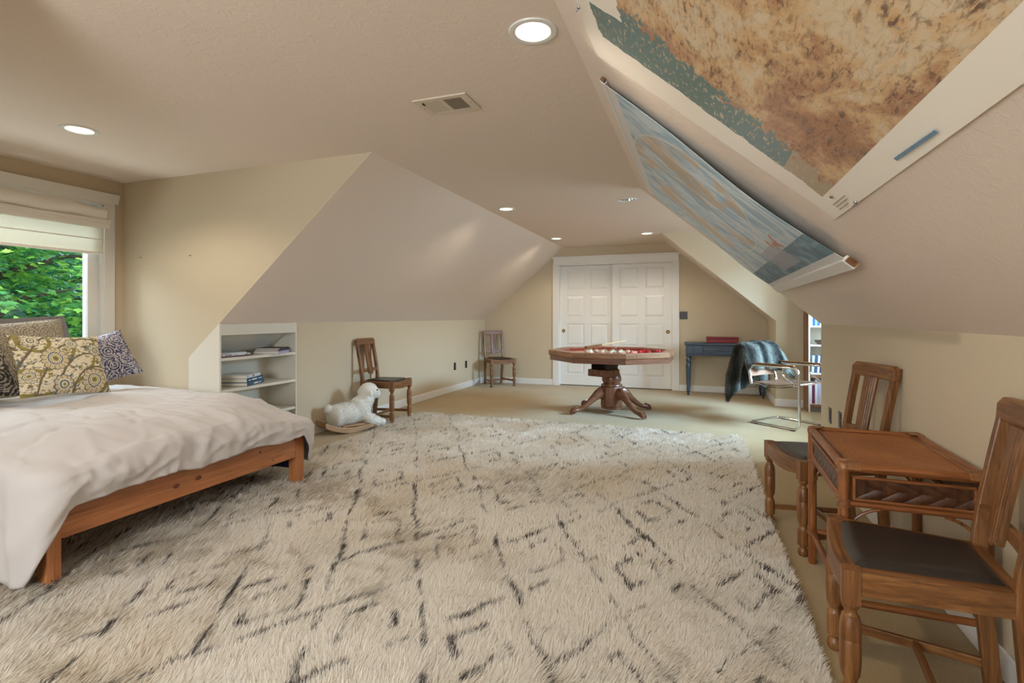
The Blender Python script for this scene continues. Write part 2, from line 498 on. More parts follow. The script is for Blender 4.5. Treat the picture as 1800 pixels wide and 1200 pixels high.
# ------------------------------------------------------------------ windows
def glass_mat():
    m = bpy.data.materials.new('window_glass'); m.use_nodes = True
    t = m.node_tree; n = t.nodes; n.clear()
    out = n.new('ShaderNodeOutputMaterial'); tr = n.new('ShaderNodeBsdfTransparent'); gl = n.new('ShaderNodeBsdfGlossy')
    fr = n.new('ShaderNodeFresnel'); mx = n.new('ShaderNodeMixShader')
    tr.inputs[0].default_value = (.96, .98, .97, 1); gl.inputs['Roughness'].default_value = .02; fr.inputs['IOR'].default_value = 1.12
    t.links.new(fr.outputs[0], mx.inputs[0]); t.links.new(tr.outputs[0], mx.inputs[1]); t.links.new(gl.outputs[0], mx.inputs[2])
    t.links.new(mx.outputs[0], out.inputs[0])
    return m
GLASS = glass_mat()
def window(n, T, w, h, mull=True):
    """Frame in a wall: T maps (along, outward, up) from the opening's lower corner to the room."""
    f = MB()
    f.box(0, .012, -.002, .12, 0, h, T).box(w - .012, w, -.002, .12, 0, h, T).box(0, w, -.002, .12, 0, .015, T).box(0, w, -.002, .12, h - .012, h, T)
    fw = .085
    for a, b, c, d in ((.012, .012 + fw, 0, h), (w - .012 - fw, w - .012, 0, h), (.012, w - .012, 0, fw), (.012, w - .012, h - fw, h)):
        f.box(a, b, .045, .10, c, d, T)
        f.box(a + (.02 if a < .02 and b < .2 else 0), b - (.02 if a > .2 else 0), .035, .047, c, d, T)
    if mull:
        f.box(w / 2 - .04, w / 2 + .04, .045, .10, 0, h, T)
    o = struct(f.build(n, WHITE))
    MB().box(.05, w - .05, .068, .074, .04, h - .04, T).build('pane', GLASS, o)
    c = MB().box(-.078, .002, -.020, .001, -.02, h + .002, T).box(w - .002, w + .078, -.020, .001, -.02, h + .002, T)
    c.box(-.078, w + .078, -.020, .001, h, h + .022, T)
    c.add([T @ Vector(p) for p in [(-.10, -.026, h + .018), (w + .10, -.026, h + .018), (w + .112, -.036, h + .100), (-.112, -.036, h + .100),
                                   (-.10, .001, h + .018), (w + .10, .001, h + .018), (w + .112, .001, h + .100), (-.112, .001, h + .100)]],
          [(0, 1, 2, 3), (4, 7, 6, 5), (0, 4, 5, 1), (1, 5, 6, 2), (2, 6, 7, 3), (3, 7, 4, 0)])
    c.build('window_casing', WHITE, o)
    MB().box(-.10, w + .10, -.05, .05, -.03, -.002, T).build('window_sill', WHITE, o, bevel=.004)
    return o
# left dormer: outward = -X
window('window_1', Matrix.Translation((WLX, WY0, WZ0)) @ Matrix(((0, -1, 0, 0), (1, 0, 0, 0), (0, 0, 1, 0), (0, 0, 0, 1))), WY1 - WY0, WZ1 - WZ0)
window('window_2', Matrix.Translation((WRX, RY1, WZ0)) @ Matrix(((0, 1, 0, 0), (-1, 0, 0, 0), (0, 0, 1, 0), (0, 0, 0, 1))), RY1 - RY0, WZ1 - WZ0)
window('window_added', Matrix.Translation((NX1, NEAR, NZ0)) @ Matrix(((-1, 0, 0, 0), (0, -1, 0, 0), (0, 0, 1, 0), (0, 0, 0, 1))), NX1 - NX0, NZ1 - NZ0)  # unseen window, added so soft fill can enter from behind the camera

# ------------------------------------------------------------------ roman shade
def shade_mat():
    M = Mat('shade_linen'); v = M.coord('Object')
    a = M.noise(M.coord('Object', (1, 300, 40)), 1.0, 2); b = M.noise(M.coord('Object', (1, 40, 300)), 1.0, 2)
    M.base(M.mix(M.math('MULTIPLY', M.math('ADD', a, b), .3), rgb(214, 206, 192), rgb(236, 230, 216)))
    M.set(Roughness=.9)
    t = M.N('ShaderNodeBsdfTranslucent'); t.inputs[0].default_value = rgb(214, 212, 190)
    mx = M.N('ShaderNodeMixShader'); mx.inputs[0].default_value = .22
    out = M.n['Material Output']
    M.L(M.b.outputs[0], mx.inputs[1]); M.L(t.outputs[0], mx.inputs[2]); M.L(mx.outputs[0], out.inputs[0])
    return M.m
SHADE = shade_mat()
FAB = cloth_mat('shade_fabric', rgb(240, 235, 230), .9, 400)
sh = thing('roman_shade', 'off-white linen roman shade half drawn over the window above the bed', 'window shade', (WLX, 0, 0))
y0, y1 = WY0 + .0, 2.935
def valance(u, v):
    y = y0 - .01 + u * (y1 + .028 - y0)
    z = 2.082 - v * .135
    bul = .035 + .05 * sin(pi * min(1, v * 1.05)) ** .8
    end = max(0, 1 - (y1 + .02 - y) / .28)
    x = bul + .018 * end * sin(v * 7 + u * 20) + .006 * sin(u * 31 + v * 4) - .03 * max(0, 1 - (y1 + .018 - y) / .03)
    z += -.03 * end * (1 - v) * (1 - v) + .004 * sin(u * 25)
    return (x, y, z)
MB().grid(60, 14, valance).build('valance', FAB, sh, smooth=True, solid=.003)
pl = MB()
for i in range(5):
    z = 1.948 - i * .0135
    pts = [(.062 - i * .003 + .002 * sin(y * 9 + i), y, z + .002 * sin(y * 7 + i * 2)) for y in np.linspace(y0, y1 - i * .001 + .022, 24)]
    pl.tube(pts, .0085, 8)
pl.box(.03, .060, y0, y1 + .02, 1.885, 1.952)
pl.build('folded_stack', FAB, sh, smooth=True)
def panel(u, v):
    return (.034 + .004 * sin(v * pi * 2), y0 + u * (y1 - .016 - y0), 1.90 - v * .225)
MB().grid(20, 12, panel).build('shade_panel', SHADE, sh, smooth=True)
MB().tube([(.04, y0, 1.79), (.04, y1 + .003, 1.79)], .005, 8).build('batten', FAB, sh)
MB().tube([(.036, y0, 1.675), (.036, y1 - .014, 1.675)], .008, 8, flat=1.4).build('hem_bar', FAB, sh)

# ------------------------------------------------------------------ recessed lights and vent
def emit(name, c, s):
    m = bpy.data.materials.new(name); m.use_nodes = True
    b = m.node_tree.nodes['Principled BSDF']
    b.inputs['Base Color'].default_value = c; b.inputs['Emission Color'].default_value = c; b.inputs['Emission Strength'].default_value = s
    return m
LAMP = emit('lamp_glow', (1.0, .93, .82, 1), 9.0)
LAMPOFF = plain('lamp_off', rgb(150, 146, 138), .3)
REFL = plain('reflector', rgb(236, 232, 224), .25)
REFLM = plain('reflector_mirror', (.8, .78, .74, 1), .12, 1.0)
lamp_labels = ['large lit recessed ceiling light beside the brown relief map', 'lit recessed ceiling light in the dormer above the bed',
               'lit recessed ceiling light beside the top of the far sloped ceiling', 'lit recessed ceiling light above the closet, over its shorter gap to the left slope',
               'lit recessed ceiling light above the closet, on the side of the wall maps', 'unlit recessed ceiling light with a mirrored reflector beside the blue map']
lamp_labels[3] = 'lit recessed ceiling light above the closet on the bare slope side'
for i, (x, y) in enumerate(LIGHTS):
    on = i != 5
    t = thing('recessed_light', lamp_labels[i], 'ceiling light', (x, y, H), 0, 'recessed ceiling lights')
    MB().lathe([(.070, .004), (.072, -.004), (.084, -.008), (.096, -.005), (.098, .0), (.070, .0)], 40, cap=False).build('trim_ring', WHITE, t, smooth=True)
    MB().lathe([(.072, -.002), (.067, .05), (.058, .10), (.058, .101)], 40, cap=False).build('reflector', REFL if on else REFLM, t, smooth=True)
    if on:
        MB().lathe([(.0, .070), (.03, .072), (.052, .082), (.058, .099), (.0, .0995)], 40, cap=False).build('lamp', LAMP, t, smooth=True)
    else:
        MB().lathe([(.0, .045), (.018, .05), (.028, .07), (.020, .10), (.0, .101)], 24, cap=False).build('lamp', LAMPOFF, t, smooth=True)
        MB().lathe([(.0, .1005), (.058, .1005)], 24, cap=False).build('housing_cap', METALDK, t)

VENTM = plain('vent_paint', rgb(214, 200, 182), .5)
v = thing('ceiling_vent', 'beige rectangular ceiling air vent with two banks of slats', 'air vent', (-1.285, 2.533, H))
a, b = .155, .105
def vent_face(x, y):
    return (x, y, -.008)
fm = face_with_holes('frame', VENTM, [(-a, -b), (a, -b), (a, b), (-a, b)], [[(-a + .040, -b + .032), (-.009, -b + .032), (-.009, b - .032), (-a + .040, b - .032)], [(.009, -b + .032), (a - .040, -b + .032), (a - .040, b - .032), (.009, b - .032)]], vent_face, v)
sm = fm.modifiers.new('t', 'SOLIDIFY'); sm.thickness = .0072; sm.offset = 0.0
fm.location.z = .004
MB().box(-a + .03, a - .03, -b + .02, b - .02, -.0022, -.0006).build('backing', BLACKPL, v)
for side in (-1, 1):
    for i in range(9):
        xc = side * (.017 + i * .0115)
        M = Matrix.Translation((xc, 0, -.0055)) @ Matrix.Rotation(radians(28 * side), 4, 'Y')
        MB().box(-.0052, .0052, -b + .028, b - .028, -.0006, .0006, M).build('slat', VENTM, v)
MB().box(-a + .040, -a + .046, -b + .034, -b + .062, -.013, -.006).build('lever', METALDK, v)
for sx in (-1, 1):
    MB().lathe([(.0, -.0095), (.003, -.009), (.0035, -.0078)], 10, (sx * (a - .018), .0), cap=False).build('screw', METALDK, v)

# ------------------------------------------------------------------ switch and outlet plates
def plate(label, T, w=.072, h=.116, gang=1, kind='outlet'):
    nm = 'light_switch' if kind == 'switch' else 'wall_outlet'
    t = thing(nm, label, 'light switch' if kind == 'switch' else 'wall outlet', group='dark wall plates')
    t.matrix_world = T
    MB().box(-w / 2, w / 2, -.006, 0, -h / 2, h / 2).build('plate', BLACKPL, t, bevel=.003)
    for g in range(gang):
        xo = (g - (gang - 1) / 2) * .046
        if kind == 'switch':
            MB().box(xo - .006, xo + .006, -.016, -.005, -.008, .014).build('toggle', plain('toggle_brown', rgb(70, 58, 48), .3), t, bevel=.002)
        elif kind == 'outlet':
            for zz in (-.026, .026):
                MB().box(xo - .017, xo + .017, -.0085, -.005, zz - .014, zz + .014).build('socket', plain('socket_brown', rgb(62, 50, 42), .3), t, bevel=.003)
        else:
            MB().box(xo - .016, xo + .016, -.009, -.005, -.033, .033).build('insert', plain('insert_brown', rgb(60, 50, 44), .3), t, bevel=.002)
Rm = lambda deg: Matrix.Rotation(radians(deg), 4, 'Z')
plate('dark double switch plate on the far wall beside the closet casing', Matrix.Translation((-.243, FAR, 1.174)), .118, .118, 2, 'switch')
plate('dark outlet plate on the low wall, the one nearer the white bookcase', Matrix.Translation((KLX, 7.31, .385)) @ Rm(90), kind='blank')
plate('dark outlet plate on the low wall, the one nearer the corner chair', Matrix.Translation((KLX, 7.72, .380)) @ Rm(90), kind='outlet')
plate('dark plate on the low wall by the rattan table, nearer the wall end', Matrix.Translation((KRX, 4.49, .417)) @ Rm(-90), kind='blank')
plate('dark outlet plate by the rattan table, beside the chair back', Matrix.Translation((KRX, 4.195, .438)) @ Rm(-90), kind='outlet')
for i, (x, z) in enumerate([(-4.448, 1.659), (-3.876, 1.651)]):
    o = MB().tube([(x, DF + .01, z + .004), (x, DF - .02, z - .004)], .0022, 8).build('picture_nail', METALDK)
    tag(o, ['small bare nail in the dormer wall, the one closer to the window', 'small bare nail in the dormer wall, the one closer to the slope'][i], 'nail', 'nails in the dormer wall')

# ================================================================== OAK DINING CHAIRS
def make_chair():
    t = thing('dining_chair', 'chair', 'chair', (0, 0, 0), 0, 'oak dining chairs with dark leather seats')
    ox, oy, oz = W['oak_x'], W['oak_y'], W['oak_z']
    FX, FY = .205, -.205                      # front leg centres
    SB = .455                                 # seat rail top
    for s in (-1, 1):
        leg = MB()
        c = (s * FX, FY); q = .0225
        leg.box(c[0] - q, c[0] + q, c[1] - q, c[1] + q, .365, SB + .004)
        leg.lathe([(.0225, .368), (.0235, .360), (.0215, .353), (.0165, .347), (.0150, .338), (.0175, .331), (.0215, .328), (.0225, .322),
                   (.0255, .312), (.0270, .292), (.0272, .266), (.0262, .2635), (.0272, .261), (.0275, .225), (.0268, .19), (.0240, .165),
                   (.0180, .151), (.0165, .143), (.0190, .136), (.0225, .131), (.0225, .126)], 22, c)
        leg.prism([(c[0] + .0245 * cos(a), c[1] + .0245 * sin(a)) for a in [pi / 8 + k * pi / 4 for k in range(8)]], .052, .128)
        leg.lathe([(.0225, .055), (.0165, .047), (.0150, .042), (.0205, .034), (.0240, .022), (.0225, .008), (.017, .0)], 20, c)
        leg.build('leg', oz, t, smooth=True, bevel=0)
    # back posts, raked
    def post(s, n=10):
        out = []
        for i in range(n):
            z = .905 * i / (n - 1)
            if z < .45:
                y = .205 - (.205 - .168) * (z / .45)
                x = .150 + .012 * (z / .45)
            else:
                k = (z - .45) / .455
                y = .168 + .078 * k ** 1.2; x = .162 + .006 * k
            out.append((s * x, y, z, .0150 if z > .5 else .0165, .021 if z < .5 else .017))
        return out
    for s in (-1, 1):
        p = post(s); vs = []; fs = []
        for (x, y, z, hx, hy) in p:
            vs += [(x - hx, y - hy, z), (x + hx, y - hy, z), (x + hx, y + hy, z), (x - hx, y + hy, z)]
        for i in range(len(p) - 1):
            for k in range(4):
                fs.append((i * 4 + k, i * 4 + (k + 1) % 4, i * 4 + 4 + (k + 1) % 4, i * 4 + 4 + k))
        fs += [(3, 2, 1, 0), tuple(range(len(p) * 4 - 4, len(p) * 4))]
        MB().add(vs, fs).build('leg', oz, t, bevel=.004)
    yb = lambda z: .168 + .078 * max(0, (z - .45) / .455) ** 1.2
    # top rail, slightly bowed, ears rounded
    def rail(z0, z1, hw, th, bow, ears=.0):
        vs = []; n = 13
        for i in range(n):
            u = -1 + 2 * i / (n - 1); x = u * hw
            dz = -ears * max(0, abs(u) - .86) / .14
            y0 = yb((z0 + z1) / 2) - .008 + bow * (1 - u * u)
            vs += [(x, y0 - th / 2, z0), (x, y0 + th / 2, z0), (x, y0 + th / 2 + .004, z1 + dz), (x, y0 - th / 2 + .004, z1 + dz)]
        fs = []
        for i in range(n - 1):
            for k in range(4):
                fs.append((i * 4 + k, i * 4 + (k + 1) % 4, i * 4 + 4 + (k + 1) % 4, i * 4 + 4 + k))
        fs += [(3, 2, 1, 0), tuple(range(n * 4 - 4, n * 4))]
        return MB().add(vs, fs)
    rail(.842, .915, .184, .034, .012, .02).build('top_rail', ox, t, bevel=.008, seg=3)
    rail(.545, .582, .150, .018, .010).build('cross_rail', ox, t, bevel=.003)
    # reeded splat, pointed foot, in front of the cross rail
    xs = [-.052, -.047, -.008, -.004, .000, .004, .012, .016, .020, .024, .030, .034, .038, .047, .052]
    dp = [.006, .0, 0, .004, 0, 0, 0, .005, 0, 0, 0, .005, 0, 0, .006]
    vs = []; rows = []
    zs = [.508, .524, .55, .62, .70, .78, .848]
    for j, z in enumerate(zs):
        w = [.62, .86, .92, .94, .97, 1.0, 1.03][j]
        row = []
        for x, d in zip(xs, dp):
            zz = z + (abs(x) * .45 if j == 0 else 0)
            row.append(len(vs)); vs.append((x * w, yb(z) - .022 + d, zz))
        for x, d in reversed(list(zip(xs, dp))):
            zz = z + (abs(x) * .45 if j == 0 else 0)
            row.append(len(vs)); vs.append((x * w, yb(z) - .006, zz))
        rows.append(row)
    fs = []
    for j in range(len(rows) - 1):
        n = len(rows[j])
        for k in range(n):
            fs.append((rows[j][k], rows[j][(k + 1) % n], rows[j + 1][(k + 1) % n], rows[j + 1][k]))
    fs += [tuple(rows[0][::-1]), tuple(rows[-1])]
    MB().add(vs, fs).build('splat', oz, t)
    # seat rails: bowed front
    vs = []; n = 15
    for i in range(n):
        u = -1 + 2 * i / (n - 1); x = u * (FX - .018)
        y0 = FY - .010 - .012 * (1 - u * u) ** 1.0; drop = .040 * (1 - u * u)
        vs += [(x, y0 - .011, .372 + .018 * u * u), (x, y0 + .032, .372 + .018 * u * u), (x, y0 + .032, SB - drop * .3), (x, y0 - .011, SB - drop * .3)]
    fs = []
    for i in range(n - 1):
        for k in range(4):
            fs.append((i * 4 + k, i * 4 + (k + 1) % 4, i * 4 + 4 + (k + 1) % 4, i * 4 + 4 + k))
    fs += [(3, 2, 1, 0), tuple(range(n * 4 - 4, n * 4))]
    MB().add(vs, fs).build('seat_rail', ox, t, bevel=.003)
    for s in (-1, 1):
        MB().prism([(s * (FX - .032), FY + .012), (s * (FX + .018), FY + .012), (s * .176, .157), (s * .134, .157)], .388, SB).build('seat_rail', oy, t, bevel=.003)
    bx('seat_rail', ox, t, -.146, .146, .143, .180, .390, SB, .003)
    # drop-in leather seat
    def seat(u, v):
        k = v
        hw = (FX - .024) * (1 - k) + .140 * k
        x = (-1 + 2 * u) * hw
        f = FY + .016 - .010 * (1 - (2 * u - 1) ** 2)
        y = f * (1 - k) + .150 * k
        e = (1 - (2 * u - 1) ** 8) * (1 - (2 * v - 1) ** 8)
        sad = .010 * (2 * u - 1) ** 2 * (1 - v) - .008 * (1 - v)
        return (x, y, SB - .002 + .020 * max(0, e) ** .40 + sad)
    MB().grid(26, 26, seat).build('seat', LEATHER, t, smooth=True, solid=.008)
    # stretchers
    for s in (-1, 1):
        MB().box(-.008, .008, 0, .372, -.014, .014, Matrix.Translation((s * FX, FY + .018, .092)) @ Matrix.Rotation(s * .125, 4, 'Z')).build('stretcher', oy, t, bevel=.002)
    bx('stretcher', ox, t, -.172, .172, .008, .024, .080, .106, .002)
    return t

CH_GROUP = 'oak dining chairs with dark leather seats'
chair0 = make_chair()
places = [
    ((.622, 1.872, 0), radians(-96.7), 'oak dining chair in front of the rattan table, black leather seat facing the rug'),
    ((.618, 3.110, 0), radians(-75.7), 'oak dining chair behind the rattan side table, back against the low wall'),
    ((-3.305, 4.975, 0), radians(94.8), 'oak dining chair standing behind the white plush rocking lamb'),
    ((-3.20, 8.18, 0), radians(45), 'oak dining chair turned in the corner beside the white closet'),
]
chairs = [chair0] + [copy_tree(chair0) for _ in range(3)]
for c, (p, r, lb) in zip(chairs, places):
    c.location = p; c.rotation_euler = (0, 0, r); c['label'] = lb

# ================================================================== RATTAN SIDE TABLE
def weave_mat(name, scale, cols, diag=True):
    M = Mat(name)
    tc = M.N('ShaderNodeTexCoord'); sep = M.N('ShaderNodeSeparateXYZ')
    M.L(tc.outputs['UV'], sep.inputs[0])
    u = M.math('MULTIPLY', sep.outputs[0], scale); v = M.math('MULTIPLY', sep.outputs[1], scale)
    # herringbone-like twill: strips shift by one each row
    fv = M.math('FLOOR', v); k = M.math('ADD', u, M.math('MULTIPLY', fv, .5))
    su = M.math('FRACT', M.math('MULTIPLY', k, .5)); sv = M.math('FRACT', v)
    hu = M.math('SINE', M.math('MULTIPLY', su, pi)); hv = M.math('SINE', M.math('MULTIPLY', sv, pi))
    h = M.math('MULTIPLY', M.math('POWER', hu, .5), M.math('POWER', hv, .5))
    n1 = M.noise(M.coord('UV', (scale * .8, scale * 2.2, 1)), 1.0, 2)
    n2 = M.noise(M.coord('UV', (4, 4, 1)), 1.0, 3)
    c = M.ramp(M.math('ADD', M.math('MULTIPLY', n1, .6), M.math('MULTIPLY', n2, .4)), [(.3, cols[0]), (.5, cols[1]), (.68, cols[2])])
    c = M.mix(M.math('SUBTRACT', 1.0, M.math('MINIMUM', M.math('MULTIPLY', h, 1.8), 1.0)), c, cols[3])
    M.base(c); M.set(Roughness=.45); M.bump(h, .9, .006)
    return M.m
WEAVE = weave_mat('woven_top', 84, [rgb(138, 80, 38), rgb(176, 110, 58), rgb(208, 146, 88), rgb(76, 38, 16)])
t = thing('rattan_table', 'square brown rattan side table with woven top between two oak chairs', 'side table', (.690, 2.462, 0), radians(-1.5))
hx, hy, TZ = .202, .322, .636
rx, ry, rz = W['rattan_x'], W['rattan_y'], W['rattan_z']
WRAP = wood('rattan_wrap', rgb(92, 54, 28), rgb(142, 94, 56), rgb(170, 122, 78), 'x', 2.0, .4)
wt = MB().grid(2, 2, lambda u, v: ((2 * u - 1) * (hx - .012), (2 * v - 1) * (hy - .012), TZ - .006))
wt.build('woven_top', WEAVE, t, uv=[(p[0] + .3, p[1] + .3) for p in wt.v])
MB().box(-hx + .014, hx - .014, -hy + .014, hy - .014, TZ - .030, TZ - .0065).build('top_board', rx, t)
for s in (-1, 1):
    MB().tube([(-hx, s * hy, TZ - .010), (hx, s * hy, TZ - .010)], .0165, 14).build('rim_pole', rx, t, smooth=True)
    MB().tube([(s * hx, -hy, TZ - .010), (s * hx, hy, TZ - .010)], .0165, 14).build('rim_pole', ry, t, smooth=True)
    MB().tube([(-hx + .02, s * (hy - .024), TZ - .004), (hx - .02, s * (hy - .024), TZ - .004)], .006, 8, flat=.6).build('inner_cane', rx, t, smooth=True)
    MB().tube([(s * (hx - .024), -hy + .02, TZ - .004), (s * (hx - .024), hy - .02, TZ - .004)], .006, 8, flat=.6).build('inner_cane', ry, t, smooth=True)
def braid(T, w, h, name='woven_panel'):
    """Plaited strip panel in its frame; T maps (along, outward, up)."""
    m = MB(); n = max(5, int(w / .058)); st = w / n
    for i in range(n):
        for up in (0, 1):
            zc0, zc1 = (-h / 2, 0) if up == 0 else (0, h / 2)
            sl = st * .9 if up == 0 else -st * .9
            a = i * st - w / 2
            pts = []
            for q in range(5):
                vv = q / 4
                z = zc0 + (zc1 - zc0) * vv
                off = sl * vv + (0 if up == 0 else st * .9)
                for e in range(4):
                    x = min(w / 2, max(-w / 2, a + off + e / 3 * st * .98))
                    bul = .005 * sin(pi * e / 3) + .002 * sin(pi * vv)
                    pts.append(T @ Vector((x, -bul, z)))
            fs = [(r * 4 + c, r * 4 + c + 1, r * 4 + 5 + c, r * 4 + 4 + c) for r in range(4) for c in range(3)]
            m.add(pts, fs)
    m.box(-w / 2, w / 2, .001, .006, -h / 2, h / 2, T)
    o = m.build(name, wood('cane_dark', rgb(50, 28, 16), rgb(78, 46, 28), rgb(104, 66, 40), 'z', 1.6, .3) if 'cane_dark' not in bpy.data.materials else bpy.data.materials['cane_dark'], t, smooth=True)
    f = MB()
    for s in (-1, 1):
        f.tube([T @ Vector((-w / 2, -.004, s * h / 2)), T @ Vector((w / 2, -.004, s * h / 2))], .0058, 8)
        f.tube([T @ Vector((s * w / 2, -.004, -h / 2)), T @ Vector((s * w / 2, -.004, h / 2))], .0058, 8)
    f.build('panel_frame', rx, o, smooth=True)
APZ = TZ - .030 - .052
for s, rot in ((-1, 0), (1, 180)):
    braid(Rm(rot) @ Matrix.Translation((0, -hy - .001, APZ)), 2 * hx - .062, .078)
for s, rot in ((-1, -90), (1, 90)):
    braid(Rm(rot) @ Matrix.Translation((0, -hx - .001, APZ)), 2 * hy - .062, .078)
for s in (-1, 1):
    MB().tube([(-hx, s * hy, APZ - .056), (hx, s * hy, APZ - .056)], .011, 10).build('apron_pole', rx, t, smooth=True)
    MB().tube([(s * hx, -hy, APZ - .056), (s * hx, hy, APZ - .056)], .011, 10).build('apron_pole', ry, t, smooth=True)
    MB().tube([(-hx, s * hy, .150), (hx, s * hy, .150)], .0125, 10).build('stretcher', rx, t, smooth=True)
    MB().tube([(s * hx, -hy, .150), (s * hx, hy, .150)], .0125, 10).build('stretcher', ry, t, smooth=True)
for sx in (-1, 1):
    for sy in (-1, 1):
        x, y = sx * hx, sy * hy
        MB().lathe([(.0155, 0), (.018, .006), (.018, .19), (.0188, .195), (.018, .20), (.018, .42), (.0186, .425), (.018, .43), (.018, TZ - .014)], 16, (x, y)).build('leg', rz, t, smooth=True)
        # corner wraps and curved braces
        w = MB()
        for k in range(7):
            w.tube([(x + .0195 * cos(a), y + .0195 * sin(a), APZ - .068 + k * .0042) for a in np.linspace(0, 2 * pi, 17)[:-1]], .0024, 6, closed=True)
        w.build('apron_wrap', WRAP, t, smooth=True)
        w = MB()
        for k in range(5):
            w.tube([(x + .0195 * cos(a), y + .0195 * sin(a), .140 + k * .0045) for a in np.linspace(0, 2 * pi, 17)[:-1]], .0024, 6, closed=True)
        w.build('stretcher_wrap', WRAP, t, smooth=True)
        w = MB()
        for k in range(9):
            d = .002 + k * .0055
            w.tube([(x - sx * d, y + sy * .0185, TZ - .014), (x - sx * (d + .002), y + sy * .010, TZ + .0062), (x - sx * (d * .6 + .006), y - sy * (d * .6 + .000), TZ + .0085), (x + sx * .010, y - sy * (d + .002), TZ + .0062), (x + sx * .0185, y - sy * d, TZ - .014)], .0030, 6)
        w.lathe([(.0, TZ - .034), (.017, TZ - .032), (.0205, TZ - .020), (.0205, TZ - .004), (.015, TZ + .006), (.0, TZ + .0075)], 16, (x, y), cap=False)
        w.build('corner_wrap', WRAP, t, smooth=True)
        for ax in (0, 1):
            pts = []
            for q in np.linspace(0, 1, 9):
                d = .016 + .095 * q ** 2.0; z = APZ - .068 - .095 * (1 - q) ** 1.4 * 1.0
                pts.append((x - sx * d, y, z) if ax == 0 else (x, y - sy * d, z))
            MB().tube(pts, .0055, 8).build('brace', rz, t, smooth=True)

# ================================================================== CHROME CANTILEVER CHAIR
def fillet(pts, r, n=6):
    """Polyline with rounded corners."""
    pts = [Vector(p) for p in pts]; out = [pts[0]]
    for i in range(1, len(pts) - 1):
        a = (pts[i - 1] - pts[i]).normalized(); b = (pts[i + 1] - pts[i]).normalized()
        rr = min(r, (pts[i - 1] - pts[i]).length * .45, (pts[i + 1] - pts[i]).length * .45)
        p0 = pts[i] + a * rr; p1 = pts[i] + b * rr
        for k in range(n + 1):
            q = k / n
            out.append(p0 * (1 - q) ** 2 + pts[i] * 2 * q * (1 - q) + p1 * q * q)
    out.append(pts[-1]); return out
TAN = leather_mat('saddle_leather', rgb(146, 112, 88), .45)
BROWNL = leather_mat('brown_leather', rgb(112, 84, 66), .4)
cc = thing('cantilever_armchair', 'chrome tube cantilever armchair with brown leather sling, fur thrown over its back', 'armchair', (.885, 6.262, 0), radians(51))
RT = .0125
fr = MB()
L2, W2 = .27, .25
side = lambda s: fillet([(s * W2, L2, RT), (s * W2, -L2, RT), (s * W2, -L2 + .01, .634), (s * W2, L2 - .02, .634), (s * (W2 - .01), L2 + .03, .57), (s * (W2 - .02), L2 + .01, .42)], .075, 8)
full = list(reversed(side(-1))) + side(1)
fr.tube(fillet([tuple(p) for p in full], .03, 2), RT, 12)
for s in (-1, 1):                                   # back posts and arm brackets
    fr.tube(fillet([(s * (W2 - .02), L2 - .005, .43), (s * (W2 - .02), L2 + .10, .83)], .03), .0105, 10)
    fr.tube(fillet([(s * W2, -.10, .624), (s * W2, -.09, .54), (s * W2, -.20, .475)], .05), .0085, 10)
    fr.tube([(s * (W2 - .022), -L2 + .03, .455), (s * (W2 - .022), L2, .435)], .0105, 10)
fr.tube([(-W2 + .02, L2 - .01, .435), (W2 - .02, L2 - .01, .435)], .0105, 10)
fr.tube([(-W2 + .0, -L2 + .06, .455), (W2, -L2 + .06, .455)], .0105, 10)
fr.build('frame', CHROME, cc, smooth=True)
for s in (-1, 1):
    MB().box(s * W2 - .020, s * W2 + .020, -.215, .23, .646, .662).build('armrest', W['oak_y'], cc, bevel=.007, seg=3)
def sling(u, v):
    x = (2 * u - 1) * (W2 - .012); y = -L2 + .02 + v * (2 * L2 - .03)
    return (x, y, .462 - .022 * v - .030 * (1 - (2 * u - 1) ** 2) * sin(pi * (v * .85 + .1)) + .008 * cos(pi * v * 2))
MB().grid(16, 16, sling).build('seat', BROWNL, cc, smooth=True, solid=.010)
def backs(u, v):
    x = (2 * u - 1) * (W2 - .010); z = .50 + v * .33
    return (x, L2 + .012 + .10 * (z - .43) / .40 + .020 * (1 - (2 * u - 1) ** 2), z)
MB().grid(14, 10, backs).build('backrest', TAN, cc, smooth=True, solid=.012)
rope = MB()
for s in (-1, 1):
    rope.tube([(s * (W2 + .004), -.20 + .36 * q, .445 - .030 * sin(pi * q)) for q in np.linspace(0, 1, 9)], .004, 6)
rope.build('seat_cord', BLACKPL, cc, smooth=True)
for s in (-1, 1):
    for yy in (-.2, .2):
        MB().box(s * W2 - .014, s * W2 + .014, yy - .02, yy + .02, 0, .008).build('glide', BLACKPL, cc)

